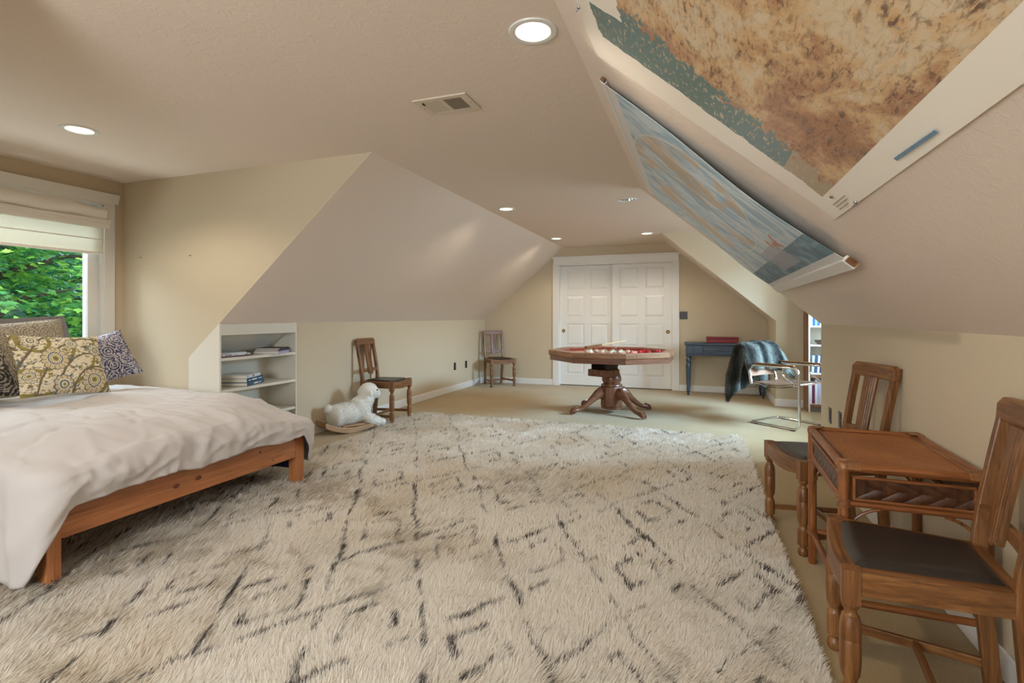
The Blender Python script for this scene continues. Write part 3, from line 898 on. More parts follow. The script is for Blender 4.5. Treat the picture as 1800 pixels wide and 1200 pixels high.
# fur throw over the back
TH = thing('fur_throw', 'grey and dark striped faux fur throw draped over the chrome armchair', 'throw blanket', (.885, 6.262, 0), radians(51))
def throw_pt(u, v):
    """u across the back (-.34..+.32), v from the inside hem over the top and down behind."""
    w = -.27 + .69 * u
    s = v * (.98 - .10 * u)
    yb0 = L2 + .12
    fold = .030 * sin(w * 19 + 2.2 * v) + .018 * sin(w * 37 + 1.3 + 3 * v)
    inside = .30 - .06 * u
    if s < inside:                                     # inside face, from hem up to the top
        k = s / inside
        y = yb0 - .070 - (.05 + .10 * max(0, u - .6) / .4) * (1 - k) + fold * .4; z = .60 + (.838 - .60) * k - .05 * (1 - k) * (u - .4)
        z = min(z, .845)
    elif s < inside + .13:                             # over the top
        k = (s - inside) / .13
        y = yb0 - .070 + .14 * k; z = .838 + .030 * sin(pi * k)
    else:                                              # hanging behind
        d = s - inside - .13
        y = yb0 + .070 + .09 * min(1, d / .30) ** .8 + fold * min(1, d * 4); z = .838 - d * .93
        z += .10 * max(0, u - .25) * d * 1.4
    sag = -.05 * max(0, abs(w - .02) - .22) / .14 - .03 * max(0, w - .30) / .12
    tail = 0
    if s > inside + .13:
        tail = -.09 * max(0, .18 - u) / .18 * min(1, (s - inside - .13) / .5)
    return Vector((w * (1 + .05 * sin(v * 9)), y, max(.06, z + sag + tail + .012 * sin(w * 23 + v * 5))))
tm = MB().grid(44, 60, throw_pt)
THC = plain('fur_backing', rgb(86, 92, 94), .95)
thb = tm.build('cloth', THC, TH, smooth=True, solid=.02)
nfur = 80000
P, Nn = surface_points(thb, nfur)
flow = np.zeros_like(P); flow[:, 2] = -1
T = unit(Nn * .60 + flow * .75 + rng.normal(0, .16, P.shape))
S = unit(np.cross(T, rng.normal(0, 1, P.shape)))
st = np.sin(P[:, 0] * 26 + 2.5 * np.sin(P[:, 2] * 5 + P[:, 1] * 4)) * .5 + .5
st = np.clip(st * .75 + .35 * (fbm(P[:, 0] * 9 + 40, P[:, 2] * 9 + 40) - .35) + .12 * rng.normal(0, 1, nfur), 0, 1)
c0 = np.array(rgb(50, 56, 58)[:3]); c1 = np.array(rgb(206, 212, 206)[:3]); c2 = np.array(rgb(92, 84, 72)[:3])
C = c0 + (c1 - c0) * (st ** 1.1)[:, None]
br = np.clip((P[:, 0] * -1 - .12) * 4, 0, .6)[:, None]
C = C * (1 - br) + c2 * br
blades('fur', P, T, S, .024 + .014 * rng.random(nfur), .0022 + .0014 * rng.random(nfur), C, PILE, thb)['kind'] = 'stuff'

# ================================================================== BLUE-GREY DESK, RED BOX
dx, dy, dz = W['desk_x'], W['desk_y'], W['desk_z']
dk = thing('writing_desk', 'dark blue-grey painted desk on turned legs against the far wall', 'desk', (.335, 8.272, 0), radians(0))
dw, dd, DH = .535, .212, .770
bx('desk_top', dx, dk, -dw - .02, dw + .02, -dd - .02, dd + .0, DH - .028, DH, .006)
ap = MB().box(-dw, dw, -dd + .012, -dd + .030, DH - .175, DH - .028).box(-dw, dw, dd - .030, dd - .012, DH - .175, DH - .028).box(-dw, -dw + .018, -dd + .02, dd - .012, DH - .175, DH - .028).box(dw - .018, dw, -dd + .02, dd - .012, DH - .175, DH - .028)
ap.box(-dw - .006, dw + .006, -dd + .004, -dd + .034, DH - .187, DH - .172)
ap.build('apron', dx, dk, bevel=.003)
for s in (-1, 1):
    x0, x1 = sorted((s * .305, s * (dw - .014)))
    dr = bx('drawer', dx, dk, x0, x1, -dd, -dd + .014, DH - .166, DH - .036, .004)
    MB().lathe([(.006, 0), (.006, .010), (.013, .016), (.014, .022), (.009, .028), (0, .030)], 18, M=Matrix.Translation(((x0 + x1) / 2, -dd, DH - .100)) @ Matrix.Rotation(pi / 2, 4, 'X'), cap=False).build('knob', BRASS, dr, smooth=True)
fl_ = bx('drawer', dx, dk, -.290, .290, -dd - .002, -dd + .014, DH - .110, DH - .036, .004)
fl2 = bx('front_panel', dx, dk, -.290, .290, -dd + .002, -dd + .014, DH - .166, DH - .114, .003)
for sx in (-1, 1):
    for sy in (-1, 1):
        c = (sx * (dw - .035), sy * (dd - .035))
        lg = MB().box(c[0] - .03, c[0] + .03, c[1] - .03, c[1] + .03, .585, DH - .03)
        lg.lathe([(.028, .59), (.031, .578), (.022, .566), (.020, .556), (.032, .540), (.035, .520), (.030, .500), (.020, .488), (.019, .480), (.028, .470), (.034, .455), (.034, .40), (.028, .20), (.021, .11), (.028, .100), (.029, .092), (.020, .080), (.024, .070), (.022, .055), (.015, .040), (.013, .0)], 20, c)
        lg.build('leg', dz, dk, smooth=True)
RED = leather_mat('red_leatherette', rgb(120, 34, 38), .5)
rb = thing('storage_box', 'flat dark red box lying on the blue-grey desk', 'box', (.305, 8.33, DH), radians(1))
bx('lower_case', RED, rb, -.215, .215, -.13, .13, 0, .058, .005)
bx('lid', RED, rb, -.218, .218, -.133, .133, .060, .084, .005)

# ================================================================== BOOKCASE IN THE RIGHT DORMER
bk = thing('bookcase', 'tall bookcase with brown side and white shelves standing beyond the low wall', 'bookcase', (1.228, 7.165, 0))
BW, BD, BHt = .755, .295, 1.80
bx('side_panel', W['shelf_brown'], bk, 0, .006, 0.004, BD, 0, BHt, .001)
bx('side_panel', WHITE2, bk, .006, .024, 0.0, BD, 0, BHt, .001)
bx('side_panel', WHITE2, bk, BW - .022, BW, 0, BD, 0, BHt, .001)
bx('back_panel', WHITE2, bk, .02, BW - .02, BD - .008, BD, 0.05, BHt, .0)
bx('top_panel', WHITE2, bk, .02, BW - .02, 0, BD, BHt - .022, BHt, .001)
bx('plinth', plain('plinth_grey', rgb(120, 112, 104), .5), bk, .02, BW - .02, .03, .045, 0, .078, .001)
SZ = [.100, .475, .815, 1.045, 1.40]
for i, z in enumerate(SZ):
    bx('shelf', WHITE2, bk, .022, BW - .02, .006, BD - .006, z - .020, z, .001)
bx('shelf_edge', W['shelf_brown'], bk, .022, BW - .02, -.001, .008, SZ[0] - .034, SZ[0] - .004, .001)
bx('shelf_edge', W['shelf_brown'], bk, .022, BW - .02, -.001, .008, SZ[1] - .060, SZ[1] - .022, .001)

PAGES = plain('book_pages', rgb(222, 214, 198), .8)
_cov = {}
def cover(c):
    if c not in _cov:
        _cov[c] = plain('book_cover', rgb(*c), .45)
    return _cov[c]
def book(label, T, l, w, h, c, group, cat='book', marks=None):
    """Lying book: l along the spine (x), w across (y), h thick (z); spine on the -y side."""
    t = thing('book', label, cat, group=group)
    t.matrix_world = T
    th = min(.003, h * .16)
    cv = MB().box(-l / 2, l / 2, -w / 2, w / 2, 0, th).box(-l / 2, l / 2, -w / 2, w / 2, h - th, h).box(-l / 2, l / 2, -w / 2, -w / 2 + th, th, h - th)
    cv.build('cover', cover(c), t)
    MB().box(-l / 2 + .003, l / 2 - .003, -w / 2 + th, w / 2 - .004, th, h - th).build('pages', PAGES, t)
    if marks:
        m = MB()
        for (a, b, z0, z1) in marks:
            m.box(a * l, b * l, -w / 2 - .0006, -w / 2 + .001, z0 * h, z1 * h)
        m.build('title', cover((228, 230, 232) if sum(c) < 450 else (96, 100, 110)), t)
    return t
BX0, BY0 = 1.228, 7.165
def upright(z, x, th, ht, c, label, lean=0.0, dep=.16, group='books in the dormer bookcase'):
    # spine faces the room (-Y): local x -> up, local y -> depth, local z -> thickness along +X
    R = Matrix(((0, 0, 1, 0), (0, 1, 0, 0), (1, 0, 0, 0), (0, 0, 0, 1)))
    T = Matrix.Translation((BX0 + x, BY0 + .03 + dep / 2, z)) @ Matrix.Rotation(lean, 4, 'Y') @ Matrix.Translation((0, 0, ht / 2)) @ R
    return book(label, T, ht, dep, th, c, group)
names_low = [((214, 216, 224), 'pale thin'), ((112, 40, 70), 'maroon'), ((226, 228, 236), 'white'), ((196, 196, 220), 'lavender'), ((232, 232, 238), 'bright white'), ((140, 150, 190), 'blue-grey')]
x = .030
for i, ((c, nm), th, ht) in enumerate(zip(names_low, (.018, .030, .026, .030, .028, .026), (.27, .265, .29, .275, .285, .26))):
    upright(SZ[0] + .0008, x, th, ht, c, '%s book standing on the lowest shelf of the dormer bookcase' % nm); x += th + .0015
x = .034
for i, (c, nm) in enumerate([((196, 204, 222), 'pale blue'), ((70, 84, 116), 'dark blue'), ((214, 220, 232), 'white'), ((60, 70, 96), 'navy'), ((206, 210, 226), 'light grey-blue')]):
    upright(SZ[1] + .001 + .004, x + .012, .024, .205, c, '%s leaning book on the middle shelf of the dormer bookcase' % nm, lean=.055); x += .0285
x = .030
for i, (c, nm) in enumerate([((220, 226, 232), 'white'), ((52, 104, 150), 'strong blue'), ((150, 186, 214), 'pale blue'), ((70, 120, 164), 'mid blue'), ((200, 214, 226), 'icy blue')]):
    upright(SZ[3] + .0008, x, .024, .18, c, '%s book on the upper bookcase shelf, under the sloped ceiling edge' % nm); x += .0255
bl = MB().lathe([(.0, .0), (.045, .0), (.075, .030), (.085, .055), (.080, .055), (.070, .032), (.040, .008), (.0, .006)], 28, cap=False)
o = bl.build('bowl', plain('brown_glaze', rgb(96, 78, 62), .35), smooth=True); o.location = (BX0 + .17, BY0 + .11, SZ[2] + .0005)
tag(o, 'small brown bowl on an otherwise empty white bookcase shelf', 'bowl')

# ================================================================== BUILT-IN WHITE BOOKCASE (left knee wall)
bb = thing('built_in_bookcase', 'white built-in bookcase set in the low wall beside the bed', 'bookcase', (0, 0, 0))
Y0, Y1 = DF, BKY
MB().prism([(BSX, 0), (KLX + .012, 0), (KLX + .012, K - .002), (KLX, K - .002), (BSX, bsz)], Y0 - .004, Y0 + .014, 'y').build('side_panel', WHITE2, bb, bevel=.0015)
MB().prism([(BSX - .02, 0), (KLX + .012, 0), (KLX + .012, K - .004), (KLX, K - .004), (BSX - .02, bsz - .02)], Y1 - .016, Y1, 'y').build('side_panel', WHITE2, bb, bevel=.0015)
bx('top_rail', WHITE2, bb, KLX, KLX + .014, Y0 + .012, Y1 - .016, 1.008, K - .003, .0015)
MB().prism([(KLX, K - .012), (BSX - .02, bsz - .03), (BSX - .02, bsz - .014), (KLX, K + .002)], Y0 + .014, Y1 - .016, 'y').build('sloped_panel', WHITE2, bb)
bx('back_panel', WHITE2, bb, BSX - .02, BSX - .008, Y0 + .014, Y1 - .016, 0, bsz - .02, 0)
for z in (.826, .572, .318, .075):
    bx('shelf', WHITE2, bb, BSX - .008, KLX + .008, Y0 + .014, Y1 - .016, z - .024, z, .0015)
bx('plinth', WHITE2, bb, KLX - .02, KLX, Y0 + .014, Y1 - .016, 0, .052, 0)
GB = 'books in the white built-in bookcase'
def lying(label, x, y, z, l, w, h, c, rot=0, cat='book', marks=None):
    # spine along Y facing the room (+X)
    T = Matrix.Translation((x, y, z)) @ Matrix.Rotation(radians(90 + rot), 4, 'Z')
    return book(label, T, l, w, h, c, GB, cat, marks)
e = .0006
z = .826 + e
lying('thin dark red magazine under the white one on the upper built-in shelf', -3.72, 3.305, z, .30, .23, .010, (96, 50, 58), -4, 'magazine'); z += .0105
lying('white magazine with dark print on the upper shelf of the built-in bookcase', -3.715, 3.285, z, .29, .22, .012, (224, 224, 230), 3, 'magazine', [(-.42, -.18, .2, .8), (-.1, .05, .3, .6), (.3, .42, .2, .7)]); z += .0125
lying('topmost grey-white magazine above the dark-print one on the upper built-in shelf', -3.73, 3.27, z, .27, .21, .010, (196, 200, 208), -2, 'magazine')
z = .826 + e
lying('lavender book under the stack at the far end of the upper built-in shelf', -3.668, 3.730, z, .27, .22, .022, (178, 176, 208), 24, 'book'); z += .0225
lying('purple-black book in the middle of the upper built-in stack', -3.667, 3.735, z, .26, .21, .014, (58, 48, 72), 22); z += .0145
lying('black-edged topmost book at the far end of the upper built-in shelf', -3.668, 3.740, z, .25, .20, .012, (52, 44, 46), 26); z += .0125
z = .572 + e
lying('lower blue book of three stacked on the middle built-in shelf', -3.725, 3.455, z, .30, .24, .030, (62, 92, 118), 20, 'book', [(-.12, .12, .3, .7), (.16, .3, .4, .6)]); z += .0305
lying('upper blue book of three stacked on the middle built-in shelf', -3.727, 3.45, z, .29, .235, .034, (40, 86, 120), 21, 'book', [(-.4, -.28, .35, .65), (-.2, .1, .35, .7), (.2, .42, .4, .6)]); z += .0345
lying('white topmost book of three stacked on the middle built-in shelf', -3.73, 3.435, z, .27, .23, .026, (222, 226, 232), 22, 'book', [(-.42, -.38, .3, .7), (-.06, .06, .3, .8)])

# ================================================================== OCTAGONAL BUMPER TABLE
gt = thing('game_table', 'octagonal oak bumper pool table on a claw-foot pedestal in front of the closet', 'game table', (-1.004, 6.33, 0))
def octo(R, ph=20.0):
    return [(R * cos(radians(ph + 45 * i)), R * sin(radians(ph + 45 * i))) for i in range(8)]
TT = .757
FELT = cloth_mat('rust_felt', rgb(190, 120, 84), .9, 600)
CUSH = cloth_mat('rust_cushion', rgb(134, 56, 34), .8, 600)
for i in range(8):                                   # eight top rails and aprons with mitred ends
    a, b = octo(.762)[i], octo(.762)[(i + 1) % 8]
    c, d = octo(.655)[(i + 1) % 8], octo(.655)[i]
    ang = atan2(b[1] - a[1], b[0] - a[0])
    R = Matrix.Translation((a[0], a[1], 0)) @ Matrix.Rotation(ang, 4, 'Z'); Ri = R.inverted()
    loc = [tuple((Ri @ Vector((p[0], p[1], 0)))[:2]) for p in (a, b, c, d)]
    o = MB().prism(loc, TT - .058, TT).build('top_rail', W['table_x'], gt, bevel=.004); o.matrix_local = R
    q = [octo(.744)[i], octo(.744)[(i + 1) % 8], octo(.70)[(i + 1) % 8], octo(.70)[i]]
    loc = [tuple((Ri @ Vector((p[0], p[1], 0)))[:2]) for p in q]
    o = MB().prism(loc, TT - .118, TT - .059).build('apron', W['tabledark_x'], gt, bevel=.003); o.matrix_local = R
    q = [octo(.655)[i], octo(.655)[(i + 1) % 8], octo(.628)[(i + 1) % 8], octo(.628)[i]]
    loc = [tuple((Ri @ Vector((p[0], p[1], 0)))[:2]) for p in q]
    o = MB().prism(loc, TT - .050, TT - .010).build('cushion', CUSH, gt, bevel=.006); o.matrix_local = R
    for k in (.25, .75):
        p = Vector((a[0] + (b[0] - a[0]) * k, a[1] + (b[1] - a[1]) * k, TT - .027))
        M = Matrix.Translation(p) @ Matrix.Rotation(ang, 4, 'Z') @ Matrix.Rotation(pi / 2, 4, 'X')
        MB().lathe([(.0, .002), (.006, .0015), (.007, -.002)], 12, M=M, cap=False).build('bolt_cap', METALDK, gt)
MB().prism(octo(.66), TT - .062, TT - .046).build('playing_field', FELT, gt)
MB().prism(octo(.70), TT - .100, TT - .064).build('under_board', W['tabledark_x'], gt)
col = MB().lathe([(.13, .655), (.13, .635), (.085, .62), (.072, .59), (.080, .565), (.070, .545), (.088, .50), (.112, .43), (.118, .395), (.104, .365), (.100, .352), (.124, .345), (.128, .330), (.122, .318), (.116, .312)], 32)
col.build('column', W['tabledark_z'], gt, smooth=True)
MB().prism([(.132 * cos(pi / 8 + k * pi / 4), .132 * sin(pi / 8 + k * pi / 4)) for k in range(8)], .085, .314).build('column_base', W['tabledark_z'], gt, bevel=.003)
MB().lathe([(.10, .086), (.125, .080), (.125, .055), (.09, .045)], 28).build('base_ring', W['tabledark_z'], gt, smooth=True)
for k in range(4):
    an = radians([38, 142, 217, 322][k])
    prof_ = [(.110, .235, .075, .042), (.165, .242, .070, .040), (.225, .205, .062, .037), (.285, .150, .050, .033), (.345, .100, .038, .028), (.400, .068, .028, .025), (.440, .055, .025, .026), (.468, .052, .030, .032), (.492, .045, .036, .036), (.512, .034, .028, .030), (.522, .026, .012, .014)]
    vs = []; n = 14
    for (r, z, hh, hw) in prof_:
        for q in range(n):
            a = 2 * pi * q / n
            vs.append((r + .0 * sin(a), hw * cos(a), max(.0, z + hh * sin(a))))
    fs = [(i * n + q, i * n + (q + 1) % n, (i + 1) * n + (q + 1) % n, (i + 1) * n + q) for i in range(len(prof_) - 1) for q in range(n)]
    fs += [tuple(range(n))[::-1], tuple(range((len(prof_) - 1) * n, len(prof_) * n))]
    m = MB().add(vs, fs)
    o = m.build('leg', W['tabledark_x'], gt, smooth=True); o.rotation_euler = (0, 0, an)
    for j in (-1, 0, 1):                                # claws
        cl_ = MB().tube([(.475, j * .022, .078), (.505, j * .026, .066), (.528, j * .024, .036), (.532, j * .022, .006)], [.012, .013, .011, .005], 8)
        cl_.build('claw', W['tabledark_x'], o, smooth=True)
# ball-return box slung under the top
Mx = Matrix.Rotation(radians(-24), 4, 'Z')
bo = MB().box(-.135, .135, -.30, -.04, .455, .535, Mx).build('return_box', W['tabledark_x'], gt, bevel=.004)
MB().box(-.105, -.095, -.27, -.06, .535, .645, Mx).box(.095, .105, -.27, -.06, .535, .645, Mx).box(-.105, .105, -.08, -.07, .535, .645, Mx).build('hanger', BLACKPL, bo)
MB().box(.10, .40, -.02, .02, TT - .128, TT - .116, Mx).build('slide_rail', METALDK, gt)
# bumpers (posts with rubber rings)
RUB = plain('bumper_rubber', rgb(196, 180, 154), .55)
fz = TT - .046
bumps = [(0, 0), (.10, .07), (-.10, .07), (.10, -.07), (-.10, -.07), (0, .145), (0, -.145), (.20, 0), (-.20, 0), (-.30, .10), (-.30, -.10)]
for k, (x, y) in enumerate(bumps):
    b_ = MB().lathe([(.016, .0), (.016, .040), (.020, .043), (.019, .050), (.008, .054), (.0, .0545)], 18, (0, 0), cap=False).build('bumper', W['table_z'], gt, smooth=True)
    b_.location = (x * .95, y * .95, fz)
    MB().lathe([(.017, .012), (.028, .014), (.033, .022), (.033, .032), (.028, .040), (.017, .042)], 20, cap=False).build('rubber_ring', RUB, b_, smooth=True)
def ball(p, c, lb, g):
    o = MB().lathe([(.0285 * sin(pi * q / 14), .0285 - .0285 * cos(pi * q / 14)) for q in range(15)], 22, cap=False).build('billiard_ball', c, smooth=True)
    o.location = p; tag(o, lb, 'ball', g)
REDB = plain('ball_red', rgb(176, 26, 40), .12)
WHB = plain('ball_white', rgb(232, 226, 214), .12)
DOTB = plain('ball_cream_red', rgb(206, 110, 96), .12)
gx, gy, gz = -1.004, 6.33, fz + .0004
rb_ = [(.265, -.225, DOTB, 'pinkish billiard ball at the bumper end of the red row on the octagonal table'), (.345, -.135, REDB, 'red billiard ball, first of the touching pair on the octagonal table'),
       (.385, -.085, REDB, 'red billiard ball, second of the touching pair on the octagonal table'), (.44, -.10, REDB, 'low red billiard ball half hidden by the rim of the octagonal table'),
       (.54, .06, REDB, 'lone red billiard ball closest to the grey end rail of the octagonal table')]
for x, y, c, lb in rb_:
    ball((gx + x, gy + y, gz), c, lb, 'red billiard balls')
for x, y, lb in [(-.06, -.26, 'white billiard ball under the crossed cues on the octagonal table'), (-.20, -.30, 'white billiard ball nearest the open felt of the octagonal table')]:
    ball((gx + x, gy + y, gz), WHB, lb, 'white billiard balls')
CUEW = wood('cue_maple', rgb(190, 160, 116), rgb(214, 186, 142), rgb(226, 204, 166), 'x', .6, .25)
def cue(p0, p1, lb):
    p0 = Vector(p0); p1 = Vector(p1); d = (p1 - p0); L_ = d.length
    c = thing('pool_cue', lb, 'pool cue', p0, 0, 'pool cues on the octagonal table')
    c.rotation_euler = d.to_track_quat('X', 'Z').to_euler()
    MB().tube([(0, 0, 0), (L_ * .35, 0, 0)], [.0155, .0125], 12).build('butt', W['oak_x'], c, smooth=True)
    MB().tube([(L_ * .35, 0, 0), (L_ * .985, 0, 0)], [.0122, .0065], 12).build('shaft', CUEW, c, smooth=True)
    MB().tube([(L_ * .985, 0, 0), (L_, 0, 0)], [.0065, .006], 10).build('tip', plain('cue_tip', rgb(70, 96, 120), .8), c, smooth=True)
cue((gx - .26, gy - .28, fz + .083), (gx + .10, gy + .66, fz + .128), 'pale wooden pool cue lying across the bumpers, tip raised over the far rim')
cue((gx + .10, gy - .36, fz + .074), (gx - .02, gy + .46, fz + .070), 'pale wooden pool cue lying nearly straight beside the red balls')

# ================================================================== PLUSH ROCKING LAMB
def blob(name, balls, mat, parent, voxel=.012, smooth=6):
    bm = bmesh.new()
    for c, r, rot in balls:
        M = Matrix.Translation(c) @ Matrix.Rotation(radians(rot), 4, 'X') @ Matrix.Diagonal((r[0], r[1], r[2], 1))
        bmesh.ops.create_uvsphere(bm, u_segments=24, v_segments=14, radius=1.0, matrix=M)
    me = bpy.data.meshes.new('tmp'); bm.to_mesh(me); bm.free()
    o = link(bpy.data.objects.new('tmp', me))
    m = o.modifiers.new('r', 'REMESH'); m.mode = 'VOXEL'; m.voxel_size = voxel
    s_ = o.modifiers.new('s', 'SMOOTH'); s_.iterations = smooth; s_.factor = .5
    bpy.context.view_layer.update()
    dg = bpy.context.evaluated_depsgraph_get()
    me2 = bpy.data.meshes.new_from_object(o.evaluated_get(dg))
    bpy.data.objects.remove(o)
    me2.name = name; me2.materials.clear(); me2.materials.append(mat)
    me2.polygons.foreach_set('use_smooth', [True] * len(me2.polygons))
    return link(bpy.data.objects.new(name, me2), parent)
PLUSH = cloth_mat('white_plush', rgb(232, 230, 224), .95, 300, .4, .3)
SADDLE = cloth_mat('grey_plush', rgb(216, 212, 204), .95, 300, .3, .3)
lm = thing('rocking_lamb', 'white plush rocking lamb toy on curved wooden rockers by the low wall', 'rocking toy', (-3.325, 4.43, 0), radians(-27))
body = blob('body', [((0, -.06, .178), (.118, .185, .112), 0), ((0, .085, .205), (.110, .115, .140), 0), ((0, .150, .300), (.088, .088, .095), 0), ((0, .185, .385), (.092, .098, .086), 0),
                     ((0, .272, .352), (.056, .052, .052), 0), ((.080, .17, .105), (.055, .095, .060), -25), ((-.080, .17, .105), (.055, .095, .060), -25),
                     ((.085, .235, .078), (.050, .055, .050), 0), ((-.085, .235, .078), (.050, .055, .050), 0), ((0, -.245, .245), (.036, .040, .048), 0), ((0, -.16, .165), (.120, .09, .118), 0)], PLUSH, lm)
P, Nn = surface_points(body, 15000)
T = unit(Nn + rng.normal(0, .5, P.shape)); S = unit(np.cross(T, rng.normal(0, 1, P.shape)))
head = (P[:, 2] > .30)
Lh = np.where(head, .006, .011) * (.7 + .6 * rng.random(len(P)))
C = np.array(rgb(234, 232, 226)[:3]) * (.92 + .1 * rng.random((len(P), 1)))
blades('plush_fur', P, T, S, Lh, np.full(len(P), .0028), C, PILE, body)['kind'] = 'stuff'
for s in (-1, 1):
    blob('ear', [((s * .104, .150, .378), (.040, .020, .026), 0), ((s * .128, .145, .362), (.026, .018, .024), 0)], PLUSH, lm, .006, 3)
    MB().lathe([(.0, -.009), (.007, -.006), (.0095, 0), (.007, .006), (.0, .009)], 14, M=Matrix.Translation((s * .071, .245, .396)), cap=False).build('eye', plain('toy_black', rgb(24, 22, 22), .12), lm, smooth=True)
    MB().lathe([(.0, -.035), (.034, -.030), (.040, 0), (.032, .022), (.0, .026)], 18, M=Matrix.Translation((s * .085, .288, .066)) @ Matrix.Rotation(radians(70), 4, 'X'), cap=False).build('hoof', SADDLE, lm, smooth=True)
    pts = [(s * .105, y, .028 + .075 * (abs(y + .02) / .29) ** 2.0) for y in np.linspace(-.32, .25, 18)]
    vs = []
    for (x, y, z) in pts:
        vs += [(x - .011, y, z - .027), (x + .011, y, z - .027), (x + .011, y, z + .027), (x - .011, y, z + .027)]
    fs = [(i * 4 + k, i * 4 + (k + 1) % 4, i * 4 + 4 + (k + 1) % 4, i * 4 + 4 + k) for i in range(len(pts) - 1) for k in range(4)] + [(3, 2, 1, 0), tuple(range(len(pts) * 4 - 4, len(pts) * 4))]
    MB().add(vs, fs).build('rocker', W['toywood'], lm, bevel=.006)
MB().lathe([(.0, -.006), (.011, -.004), (.009, .004), (.0, .006)], 12, M=Matrix.Translation((0, .325, .362)) @ Matrix.Rotation(pi / 2, 4, 'X'), cap=False).build('nose', plain('toy_nose', rgb(120, 96, 96), .4), lm, smooth=True)
bx('cross_board', W['toywood'], lm, -.10, .10, -.14, .10, .062, .082, .003)
RIB = cloth_mat('dark_ribbon', rgb(38, 44, 58), .6, 300)
for s in (-1, 1):
    MB().add([(0, .214, .248), (s * .040, .206, .270), (s * .044, .200, .234), (0, .224, .248), (s * .040, .216, .270), (s * .044, .210, .234)], [(0, 1, 2), (5, 4, 3), (0, 3, 4, 1), (1, 4, 5, 2), (2, 5, 3, 0)]).build('ribbon_bow', RIB, lm)

# ================================================================== BED
bed = thing('bed', 'low pine bed frame with a knotty foot rail, standing on the shag rug', 'bed', (-3.63, 2.20, 0))
bX, bY = -3.63, 2.20
lx = lambda x: x - bX
ly = lambda y: y - bY
PY, PX, PZ = W['pine_y'], W['pine_x'], W['pine_z']
for (x0, x1) in ((-2.668, -2.600), (-4.560, -4.495)):
    for (ya, yb_) in ((1.408, 1.464), (2.862, 2.934)):
        bx('leg', PZ, bed, lx(x0), lx(x1), ly(ya), ly(yb_), 0.003, .372, .003)
fr_ = bx('foot_rail', PY, bed, lx(-2.636), lx(-2.606), ly(1.464), ly(2.862), .194, .372, .004)
KNOT = wood('knot_wood', rgb(84, 40, 20), rgb(112, 58, 30), rgb(132, 74, 40), 'x', 2.5, .4)
for (y, z, r) in ((1.995, .262, .015), (2.125, .268, .016), (2.555, .305, .009), (1.63, .345, .011), (2.66, .225, .006)):
    MB().lathe([(.0, .0012), (r * .8, .0011), (r, .0004), (r, -.001)], 18, M=Matrix.Translation((lx(-2.606), ly(y), z)) @ Matrix.Rotation(pi / 2, 4, 'Y') @ Matrix.Diagonal((.8, 1.25, 1, 1)), cap=False).build('knot', KNOT, fr_)
for (ya, yb_) in ((1.420, 1.450), (2.890, 2.920)):
    bx('side_rail', PX, bed, lx(-4.495), lx(-2.668), ly(ya), ly(yb_), .214, .365, .003)
bx('head_rail', PY, bed, lx(-4.545), lx(-4.515), ly(1.464), ly(2.862), .194, .360, .003)
for k in range(12):
    x = lx(-4.44 + k * .158)
    bx('slat', PY, bed, x - .04, x + .04, ly(1.452), ly(2.888), .300, .318, .002)
MATT = cloth_mat('mattress_ticking', rgb(222, 218, 210), .9)
mt = MB().box(-4.50, -2.76, 1.500, 2.830, .319, .455).build('mattress', MATT, bevel=.05, seg=4)
tag(mt, 'off-white mattress under the cream duvet on the pine bed', 'mattress')
BLUEQ = cloth_mat('blue_quilt', rgb(40, 52, 82), .9, 90, .2, .5)
def quilt(u, v):
    x = -2.655 - u * 1.55
    L_ = v * .36
    y, z = (2.972, .070 + .012 * sin(u * 17) + L_) if L_ < .33 else (2.972 - (L_ - .33), .400 + .012 * sin(u * 17))
    return (x, y + .005 * sin(u * 50), z)
o = MB().grid(50, 16, quilt).build('quilt', BLUEQ, smooth=True, solid=.010)
tag(o, 'dark blue quilt hanging below the duvet by the far foot leg of the bed', 'quilt')

# duvet: rounded plan, quilted body, hanging skirt
def duvet_plan(n):
    x0, x1, ya, yb_ = -4.60, -2.565, 1.375, 3.012
    rn, rf, rh = .075, .17, .10
    segs = []
    def arc(cx, cy, r, a0, a1):
        for k in range(40):
            a = a0 + (a1 - a0) * k / 39; segs.append((cx + r * cos(a), cy + r * sin(a)))
    arc(x0 + rh, ya + rh, rh, pi, 1.5 * pi); arc(x1 - rn, ya + rn, rn, 1.5 * pi, 2 * pi)
    arc(x1 - rf, yb_ - rf, rf, 0, .5 * pi); arc(x0 + rh, yb_ - rh, rh, .5 * pi, pi)
    segs.append(segs[0])
    P = np.array(segs); d = np.r_[0, np.cumsum(np.linalg.norm(np.diff(P, axis=0), axis=1))]
    s = np.linspace(0, d[-1], n, endpoint=False)
    X = np.interp(s, d, P[:, 0]); Y = np.interp(s, d, P[:, 1])
    tx = np.roll(X, -1) - np.roll(X, 1); ty = np.roll(Y, -1) - np.roll(Y, 1); l = np.hypot(tx, ty)
    return X, Y, ty / l, -tx / l, s
NU = 420
dX, dY, dNx, dNy, dS = duvet_plan(NU)
def smoothstep(a, b, x):
    t_ = np.clip((x - a) / (b - a), 0, 1); return t_ * t_ * (3 - 2 * t_)
hem = np.empty(NU)
